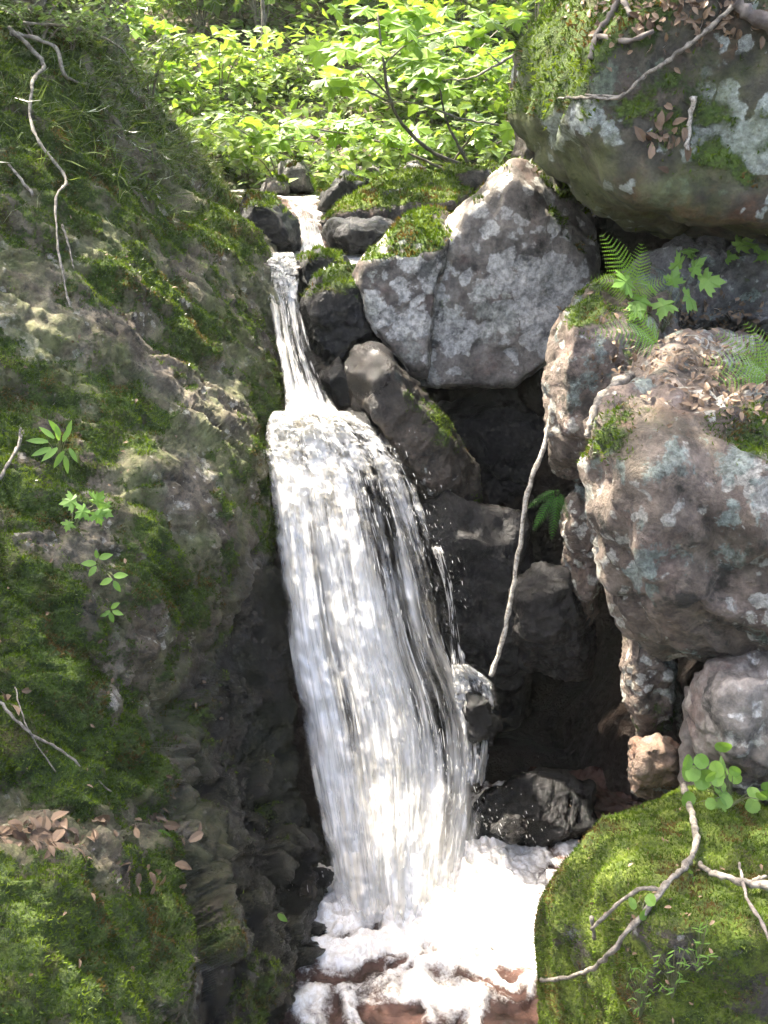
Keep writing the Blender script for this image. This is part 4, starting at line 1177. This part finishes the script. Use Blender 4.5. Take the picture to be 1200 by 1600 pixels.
for k, (u, v, lb) in enumerate([(1050, 1560, 'feathery sprig lowest on the bottom mossy boulder'), (1090, 1520, 'feathery sprig near the middle of the bottom mossy boulder'), (1000, 1590, 'feathery sprig at the lower edge of the bottom mossy boulder')]):
    b = on(u, v, 0)
    tp = []
    rr = random.Random(k)
    for j in range(34):
        t_ = rr.random()
        tp.append((u + rr.uniform(-22, 22), v - 8 - t_ * 75, -.03 - .02 * t_, rr.uniform(.6, 1), rr.uniform(0, 360)))
    seedling('sprig', lb, b, tp, 'narrow', 'herb', .022, 'sprig', .001, upv=(0, -.7, .7))
b = on(255, 1300, 0)
fl = seedling('fallen_leaf', 'bright green fallen leaf on the brown rock at lower left', b, [(243, 1300, -.02, 1, 345)], 'oval', 'herb', .05, 'leaf', .001, upv=(0, -.8, .6))
b = on(446, 1436, 0.01)
seedling('fallen_leaf', 'pale fallen leaf with long stalk on the wet rock by the pool', b, [(434, 1428, -.01, 1, 325)], 'oval', 'herb', .045, 'leaf', .001, upv=(0, -.8, .6))

# dead leaves
def litter(name, label, regions, n, seed, smin=.018, smax=.05):
    rng = random.Random(seed)
    LV, LF = leaf_lance(.6, 3, .35, .35)
    Vs, Fs, tn = [], [], []
    k = 0
    for (u0, u1, v0, v1, wgt) in regions:
        for _ in range(int(n * wgt)):
            u, v = rng.gauss((u0 + u1) / 2, (u1 - u0) / 3.4), rng.gauss((v0 + v1) / 2, (v1 - v0) / 3.4)
            h = hit(u, v)
            if h is None: continue
            nr = (h[1] + Vector((rng.uniform(-.7, .7), rng.uniform(-.7, .7), rng.uniform(-.2, .6)))).normalized()
            dr = nr.cross(Vector((rng.uniform(-1, 1), rng.uniform(-1, 1), rng.uniform(-1, 1)))).normalized()
            R = frame(dr, nr)
            Vs.append(xform(LV, R, rng.uniform(smin, smax), h[0] + h[1] * rng.uniform(.003, .02)))
            Fs.append(LF + k); k += len(LV); tn.append(np.full(len(LV), rng.random() ** 1.5))
    V = np.concatenate(Vs); F = np.concatenate(Fs)
    o = based(name, V, F, M['litter'], smooth=False, attrs={'tint': np.concatenate(tn)})
    o['kind'] = 'stuff'; tag(o, label)
    return o
fix_tint(M['litter'])
litter('leaf_litter', 'brown dead leaves lying on top of the large right boulder', [(960, 1220, 470, 520, .3), (960, 1230, 520, 600, .4), (1050, 1240, 590, 650, .2)], 900, 1, .008, .036)
litter('leaf_litter', 'dead leaves and needles on the top of the overhanging boulder', [(900, 1220, -20, 70, 1)], 260, 2, .015, .045)
litter('leaf_litter', 'pale dead leaves on the mossy ledge at lower left', [(-10, 150, 1285, 1330, .7), (200, 290, 1270, 1310, .15), (0, 40, 1070, 1110, .06), (150, 320, 1340, 1400, .1)], 110, 3, .025, .06)
litter('dead_leaves', 'clump of curled brown dead leaves stuck on the overhanging boulder face', [(1012, 1072, 175, 245, 1)], 22, 6, .03, .065)

litter('moss_debris', 'bits of dead leaf and bark scattered on the bottom mossy boulder', [(900, 1200, 1280, 1580, 1)], 70, 8, .005, .018)
litter('wall_debris', 'bits of dead leaf and bark caught on the left rock wall', [(0, 350, 150, 1000, .5), (0, 300, 900, 1500, .5)], 150, 9, .006, .024)

# ------------------------------------------------------------------ background vegetation
def leaf_cloud(leafV, leafF, pos, dirs, ups, sizes, tint):
    Vs, n = [], len(leafV)
    y = dirs / np.linalg.norm(dirs, axis=1)[:, None]
    x = np.cross(y, ups); x /= np.maximum(np.linalg.norm(x, axis=1), 1e-9)[:, None]
    z = np.cross(x, y)
    V = pos[:, None] + sizes[:, None, None] * (leafV[None, :, 0:1] * x[:, None] + leafV[None, :, 1:2] * y[:, None] + leafV[None, :, 2:3] * z[:, None])
    F = (np.arange(len(pos)) * n)[:, None, None] + leafF[None]
    return V.reshape(-1, 3), F.reshape(-1, leafF.shape[1]), np.repeat(tint, n)

OV, OF = leaf_lance(.6, 2, .2, .2)

def shrub_meshes(seed, h, w, n, size, mat, maple=False):
    """stems and foliage of one bushy undergrowth plant, leaves in flat tiers at the ends of the stems"""
    rng = np.random.default_rng(seed); pr = random.Random(seed)
    paths, tips = [], []
    for i in range(9):
        a = pr.uniform(0, 6.28); r = w * pr.uniform(.3, 1) ** .7; hh = h * pr.uniform(.45, 1)
        e_ = Vector((r * math.cos(a), r * math.sin(a), hh))
        paths.append(([Vector((0, 0, -.1)), Vector((e_.x * .3, e_.y * .3, hh * .6)), e_], .008, .003))
        tips.append(e_)
        for _ in range(2):
            tips.append(e_ * pr.uniform(.55, .9) + Vector((pr.uniform(-.2, .2) * w, pr.uniform(-.2, .2) * w, pr.uniform(-.1, .1) * h)))
    tp = np.array([t_[:] for t_ in tips])
    k = rng.integers(0, len(tp), n)
    pos = tp[k] + rng.normal(size=(n, 3)) * np.array([.28 * w, .28 * w, .05 * h])
    dirs = rng.normal(size=(n, 3)) * np.array([1, 1, .25]); dirs[:, 2] -= .2
    ups = rng.normal(size=(n, 3)) * .35 + np.array([0, 0, 1])
    lv, lf = (leaf_maple() if maple else (OV, OF))
    V, F, tn = leaf_cloud(lv, lf, pos, dirs, ups, size * rng.uniform(.6, 1.3, n), rng.random(n))
    me = mesh_np('foliage', V, F, M[mat], smooth=False, attrs={'tint': tn})
    tv, tf = tube(paths, 4, 0, seed)
    ms = bpy.data.meshes.new('stems'); ms.from_pydata(tv.tolist(), [], [list(dict.fromkeys(f)) for f in tf]); ms.materials.append(M['twig'])
    return ms, me

SH = [shrub_meshes(1, .55, .5, 420, .105, 'bush'), shrub_meshes(2, .75, .55, 420, .115, 'bush'), shrub_meshes(3, .4, .5, 520, .065, 'bush_dark'), shrub_meshes(4, .9, .6, 170, .15, 'maple', True)]
rr = random.Random(21)
def shrub(x, y, kind, s, label, group, z=None):
    ms, me = SH[kind]
    r = empty('shrub', (x, y, (gz_at(x, y) if z is None else z) - .02), label, 'shrub', group)
    r.rotation_euler = (0, 0, rr.uniform(0, 6.28)); r.scale = (s, s, s * rr.uniform(.8, 1.15))
    obj('stems', ms, r); f = obj('foliage', me, r); f['kind'] = 'stuff'
    return r
cnt = 0
for row in range(11):
    Y = 8.2 + row * .95
    half = Y * .40 + .6
    n = int(half * 2 / .85)
    for i in range(n):
        x = -half + (i + rr.uniform(.1, .9)) * 2 * half / n
        yy = Y + rr.uniform(-.45, .45)
        if x > 1.5 and yy < 9: continue
        kd = rr.choice([0, 3, 1, 2, 1, 3 if row > 1 else 0])
        look = ['light green bushy shrub', 'tall loose light green shrub', 'low small-leaved dark green shrub', 'broad-leaved maple shrub'][kd]
        um = 600 + x / (yy / CP) * FPX
        where = 'behind the left bank' if um < 280 else 'above the head of the stream' if um < 480 else 'behind the leaning sapling' if um < 720 else 'behind the overhanging boulder'
        far = 'low on the hillside' if row < 3 else 'halfway up the hillside' if row < 7 else 'far up the hillside'
        shrub(x, yy, kd, rr.uniform(.8, 1.35) * (1 + max(0, row - 4) * .14), look + ' ' + far + ' ' + where, 'undergrowth shrubs on the hillside')
        cnt += 1

# foliage of the bank on the left above the wall
for (u, v, kd, s, lb) in [(60, 60, 2, .7, 'dark small-leaved shrub in the upper left corner'), (110, 70, 2, .45, 'small-leaved shrub above the dead branch on the bank'), (235, 150, 0, .6, 'light shrub on the crest of the left bank'),
                      (315, 195, 0, .5, 'bright shrub on the bank behind the sunlit moss strip'), (350, 250, 0, .45, 'little shrub leaning over the dark mossy rock'), (380, 285, 1, .35, 'low green plant beside the head of the cascade'), (60, 10, 1, .5, 'tall shrub behind the upper left corner bank'), (170, 30, 1, .5, 'light shrub behind the dead branch on the bank')]:
    h = hit(u, v)
    shrub(h[0].x, h[0].y, kd, s, lb, None, h[0].z)

# ground cover
n = 42000
rng = np.random.default_rng(77)
gxr = rng.uniform(-8, 8, n); gyr = 7.6 + rng.random(n) ** 1.3 * 13
keep = (np.abs(gxr) < gyr * .45 + .5) & ~((np.abs(gxr - stream_x(gyr)) < .5) & (gyr < 8.3))
gxr, gyr = gxr[keep], gyr[keep]; n = len(gxr)
ix = np.clip(np.searchsorted(xs, gxr), 1, nx - 1); iy = np.clip(np.searchsorted(ys, gyr), 1, ny - 1)
pos = np.stack([gxr, gyr, gz[iy * nx + ix] + rng.random(n) ** 2 * .3 + .02], 1)
V, F, tn = leaf_cloud(OV, OF, pos, rng.normal(size=(n, 3)) * np.array([1, 1, .4]), rng.normal(size=(n, 3)) * .4 + np.array([0, -.2, 1]), rng.uniform(.06, .15, n), rng.random(n))
gc = obj('ground_cover', mesh_np('ground_cover', V, F, M['bush'], smooth=False, attrs={'tint': tn}))
gc['kind'] = 'stuff'; tag(gc, 'low green plants and ferns covering the hillside ground')

# grass and needles hanging over the bank at the upper left
w = np.clip(g2(120, 150, 160, 110, 1.0) + g2(280, 250, 80, 50, 1) , 0, 1) * (Ugf > -60)
F3 = np.concatenate([WF[:, :3], WF[:, [0, 2, 3]]])
pts, nn = scatter(WV, F3, w, 3600, rng)
dr = nn * .5 + rng.normal(size=(3600, 3)) * .5 + np.array([.2, -.2, .1])
V, F, tn = leaf_cloud(leaf_lance(.07, 2, .1, .5)[0], leaf_lance(.07, 2, .1, .5)[1], pts, dr, rng.normal(size=(3600, 3)) + np.array([0, 0, .6]), rng.uniform(.04, .12, 3600), rng.random(3600))
gr = based('grass', V, F, M['needle'], smooth=False, attrs={'tint': tn}); gr['kind'] = 'stuff'
tag(gr, 'wispy grass and needles on the top of the left bank')

# tree trunks on the hillside
for k, (u, d, r0, lb) in enumerate([(470, 13.5, .10, 'slim grey trunk straight above the stream'), (560, 15, .09, 'thin dark trunk right of the slim grey one'), (805, 12.5, .09, 'dark trunk beside the top of the overhanging boulder'),
        (840, 13.5, .15, 'thick brown trunk touching the top of the overhanging boulder'), (635, 17, .12, 'pale trunk far up behind the maple sapling'), (410, 10.5, .025, 'very thin pale sapling trunk above the stream'), (700, 16, .08, 'far thin trunk over the leaning stems'), (130, 12, .11, 'trunk half hidden behind the left bank shrubs'), (760, 18, .1, 'distant trunk near the bright leaves')]):
    x = float(Pn(u, 60, d)[0]); z0 = gz_at(x, d) - .2
    lean = rr.uniform(-.3, .3)
    r = empty('tree', (x, d, z0), lb + ' on the hillside', 'tree')
    top = 3.0 if r0 < .03 else 9
    tube_obj('trunk', [([Vector((x, d, z0)), Vector((x + lean * .3, d, z0 + top * .4)), Vector((x + lean, d + .2, z0 + top))], r0, r0 * .6)], M['bark'], r, 9, .006, k)
    n = 60 if r0 < .03 else 180
    rg = np.random.default_rng(k + 300)
    cpos = np.array([x + lean, d, z0 + top]) + rg.normal(size=(n, 3)) * (np.array([.3, .3, .4]) if r0 < .03 else np.array([1.5, 1.5, 1.1]))
    V, F, tn = leaf_cloud(OV, OF, cpos, rg.normal(size=(n, 3)) - np.array([0, 0, .3]), rg.normal(size=(n, 3)) * .5 + np.array([0, 0, 1]), rg.uniform(.08, .18, n), rg.random(n))
    cr = obj('crown', mesh_np('crown', V - np.array(r.location), F, M['canopy'], smooth=False, attrs={'tint': tn}), r); cr['kind'] = 'stuff'
    for s in (-1, 1):
        hb = z0 + top * .75
        tube_obj('limb', [([Vector((x + lean * .7, d, hb)), Vector((x + s * .5, d, hb + .5)), Vector((x + s * 1.3, d + .2, hb + 1.4))], r0 * .4, r0 * .15)], M['bark'], r, 5, 0, k)

# maple saplings leaning in from the right above the stream
def sapling(name, label, stems, leaves, size, seed, mat='maple'):
    base = stems[0][0][0]
    r = empty(name, base, label, 'sapling')
    for s in stems: tube_obj('stem', [s], M['bark'], r, 5, .003, seed)
    rg = random.Random(seed)
    for (u, v, d, sc_, ang) in leaves:
        a = math.radians(ang)
        put_leaf(r, 'maple', mat, P(u, v, d), (math.cos(a), -.5 + rg.uniform(-.3, .3), math.sin(a) * .5 - .15), (rg.uniform(-.3, .3), -.35 + rg.uniform(-.3, .3), 1), size * sc_ * rg.uniform(.8, 1.15))
    return r
rg = random.Random(5)
lv = []
for (u, v, ru, rv, n, d) in [(535, 75, 50, 12, 10, 6.6), (540, 125, 45, 10, 9, 6.5), (600, 45, 60, 22, 14, 6.9), (680, 118, 45, 16, 12, 6.8), (600, 20, 60, 15, 10, 7.1), (760, 35, 40, 15, 9, 7.0), (690, 70, 50, 12, 8, 7.2)]:
    for _ in range(n):
        lv.append((u + rg.gauss(0, ru * .6), v + rg.gauss(0, rv * .6), d + rg.uniform(-.3, .3), rg.uniform(.7, 1.2), rg.uniform(0, 360)))
sapling('maple_sapling', 'broad-leaved maple sapling with sunlit leaves leaning over the stream', [
    ([P(735, 262, 7.2), P(680, 240, 7.1), P(630, 195, 7.0), P(608, 150, 6.9), P(598, 90, 6.8), P(590, 20, 6.9)], .016, .006),
    ([P(608, 150, 6.9), P(570, 110, 6.7), P(530, 80, 6.6)], .007, .003), ([P(610, 160, 6.9), P(570, 140, 6.6), P(545, 125, 6.5)], .007, .003),
    ([P(735, 262, 7.2), P(715, 225, 7.1), P(695, 180, 7.0), P(685, 120, 6.9)], .012, .005), ([P(600, 100, 6.8), P(650, 60, 6.9), P(720, 45, 7.0)], .006, .003)], lv, .17, 6)
lv = []
for (u, v, ru, rv, n, d) in [(470, 195, 60, 12, 22, 7.6), (560, 195, 70, 14, 26, 7.7), (640, 215, 60, 14, 18, 7.6), (430, 215, 35, 8, 10, 7.9), (740, 200, 40, 20, 14, 7.4)]:
    for _ in range(n):
        lv.append((u + rg.gauss(0, ru * .6), v + rg.gauss(0, rv * .6), d + rg.uniform(-.4, .4), rg.uniform(.6, 1.2), rg.uniform(0, 360)))
sapling('maple_sapling', 'low spreading sapling with bright leaf tiers above the upper rocks', [
    ([P(700, 268, 7.7), P(640, 240, 7.7), P(570, 215, 7.7), P(480, 200, 7.6)], .012, .004), ([P(700, 268, 7.7), P(720, 235, 7.5), P(745, 200, 7.4)], .010, .004), ([P(570, 215, 7.7), P(500, 222, 7.8), P(430, 216, 7.9)], .005, .002)], lv, .13, 9)
stick('branch', 'bare pale dead branch crossing in front of the maple sapling', [([P(815, 80, 6.6), P(770, 105, 6.6), P(735, 122, 6.6), P(690, 125, 6.6)], .010, .004), ([P(780, 98, 6.6), P(760, 80, 6.6)], .005, .003)], M['stick'], 'branch')
stick('branch', 'thin bare branch stretching left among the leaves above the rocks', [([P(780, 195, 7.0), P(720, 185, 7.0), P(650, 162, 6.9), P(598, 160, 6.9)], .008, .004)], M['stick'], 'branch')

# ------------------------------------------------------------------ unseen trees added beside the ravine, crowns shaped to shade and dapple it
SUNV = np.array(SUN)
lit = [(770, 1390, 3.45, .20), (830, 1340, 3.55, .16), (820, 1440, 3.2, .14), (500, 665, 4.32, .12), (470, 700, 4.2, .06), (495, 960, 3.9, .07), (480, 870, 3.95, .05), (520, 1040, 3.8, .05), (640, 850, 4.0, .05),
       (585, 590, 4.42, .07), (620, 275, 6.75, .16), (680, 280, 6.8, .14), (570, 300, 6.6, .12), (820, 250, 5.4, .08), (870, 268, 5.4, .09), (910, 300, 5.4, .07), (650, 340, 5.35, .09), (600, 372, 5.15, .10),
       (860, 590, 4.0, .07), (866, 650, 4.0, .06), (1060, 485, 3.95, .08), (1030, 1195, 3.05, .09), (1030, 1080, 3.25, .09), (1045, 1030, 3.25, .06),
       (440, 410, 5.7, .12), (450, 450, 5.4, .08), (465, 320, 7.0, .16), (990, 950, 3.25, .06), (938, 760, 3.1, .05), (530, 400, 5.6, .06), (545, 418, 5.2, .06),
       (300, 345, 5.5, .06), (320, 370, 5.45, .07), (340, 395, 5.45, .07), (360, 425, 5.4, .08), (535, 75, 6.6, .3), (540, 125, 6.5, .28), (680, 118, 6.8, .3), (460, 195, 7.6, .35), (560, 195, 7.7, .35), (600, 40, 6.9, .3), (650, 215, 7.6, .3)]
def lit_point(u, v, d, r):
    h = hit(u, v)
    if h is not None and abs(h[0].y - d) < .8 and not (430 < u < 840 and 640 < v): return np.array(h[0])
    return Pn(u, v, d)
litp = np.array([lit_point(*q) for q in lit]); litr = np.array([q[3] for q in lit])

def holed_crown_leaves(n, lo, hi, ylim, rng, keepfrac=1.0):
    """leaves of an added shade crown; holes are cut along the sun line to each lit point"""
    x = rng.uniform(lo[0], hi[0], n); y = rng.uniform(*ylim, n); z = rng.uniform(lo[1], hi[1], n)
    pos = np.stack([x, y, z], 1) + rng.normal(size=(n, 3)) * .05
    ok = np.ones(n, bool)
    for p_, r_ in zip(litp, litr):
        rel = pos - p_
        al = rel @ SUNV
        dd_ = np.linalg.norm(rel - al[:, None] * SUNV, axis=1)
        ok &= ~((dd_ < r_ + .15) & (al > 0))
    pos = pos[ok]
    # not inside the field of view
    rel = pos - np.array([0, 0, CAMZ])
    zc = rel[:, 1] * CP - rel[:, 2] * SP; yc = rel[:, 1] * SP + rel[:, 2] * CP
    inv = (zc > 0) & (yc / np.maximum(zc, .01) < 800 / FPX + .06)
    return pos[~inv]

def added_shade_tree(label, base, bend, crowns, seed):
    rng = np.random.default_rng(seed)
    b = Vector(base); r = empty('tree', b, label, 'tree')
    tp = b + Vector(bend)
    tube_obj('trunk', [([b - Vector((0, 0, .4)), b.lerp(tp, .5) + Vector((.1, 0, .3)), tp], .22, .10)], M['bark'], r, 10, .01, seed)
    for (n, lo, hi, ylim) in crowns:
        pos = holed_crown_leaves(n, lo, hi, ylim, rng)
        m = len(pos)
        V, F, tn = leaf_cloud(OV, OF, pos, rng.normal(size=(m, 3)) * np.array([1, 1, .3]), rng.normal(size=(m, 3)) * .45 + np.array([-.2, .3, 1]), rng.uniform(.12, .22, m), rng.random(m))
        c_ = obj('crown', mesh_np('crown', V - np.array(r.location), F, M['canopy'], smooth=False, attrs={'tint': tn}), r); c_['kind'] = 'stuff'
        for k in range(5):
            e_ = Vector((rng.uniform(lo[0], hi[0]), rng.uniform(*ylim), hi[1] + .15))
            tube_obj('limb', [([b.lerp(tp, .75), b.lerp(tp, .9).lerp(e_, .5) + Vector((0, 0, .5)), e_], .06, .02)], M['bark'], r, 5, .005, seed + k)
    return r

added_shade_tree('unseen tree added on the left bank to shade and dapple the ravine', (-5.5, 6.5, gz_at(-5.5, 6.5)), (.6, 0, 6.2), [(6500, (-6.8, 6.2), (-1.6, 8.2), (2.9, 9.4))], 401)
added_shade_tree('unseen tree added on the right bank to shade and dapple the boulders', (5.2, 6.0, gz_at(5.2, 6.0)), (-.5, 0, 6.2), [(4800, (-1.6, 6.2), (2.2, 8.2), (2.9, 9.4))], 402)

# ------------------------------------------------------------------ haze volume added to veil the background and lift its blacks
t = NT('veil_haze')
pv = t.n('VolumePrincipled'); pv.inputs['Color'].default_value = (0.86, 0.92, 0.80, 1); pv.inputs['Density'].default_value = 0.0014; pv.inputs['Anisotropy'].default_value = 0.25
t.l(pv.outputs[0], t.out.inputs['Volume'])
hv = np.array([(x, y, z) for x in (-130, 130) for y in (-70, 170) for z in (-1.6, 21.0)], float)
hz = obj('haze', mesh_np('haze', hv, np.array([[0, 1, 3, 2], [4, 6, 7, 5], [0, 4, 5, 1], [2, 3, 7, 6], [0, 2, 6, 4], [1, 5, 7, 3]]), t.m, smooth=False))
hz['kind'] = 'stuff'; tag(hz, 'pale haze added as a veil of light over the wooded ravine')
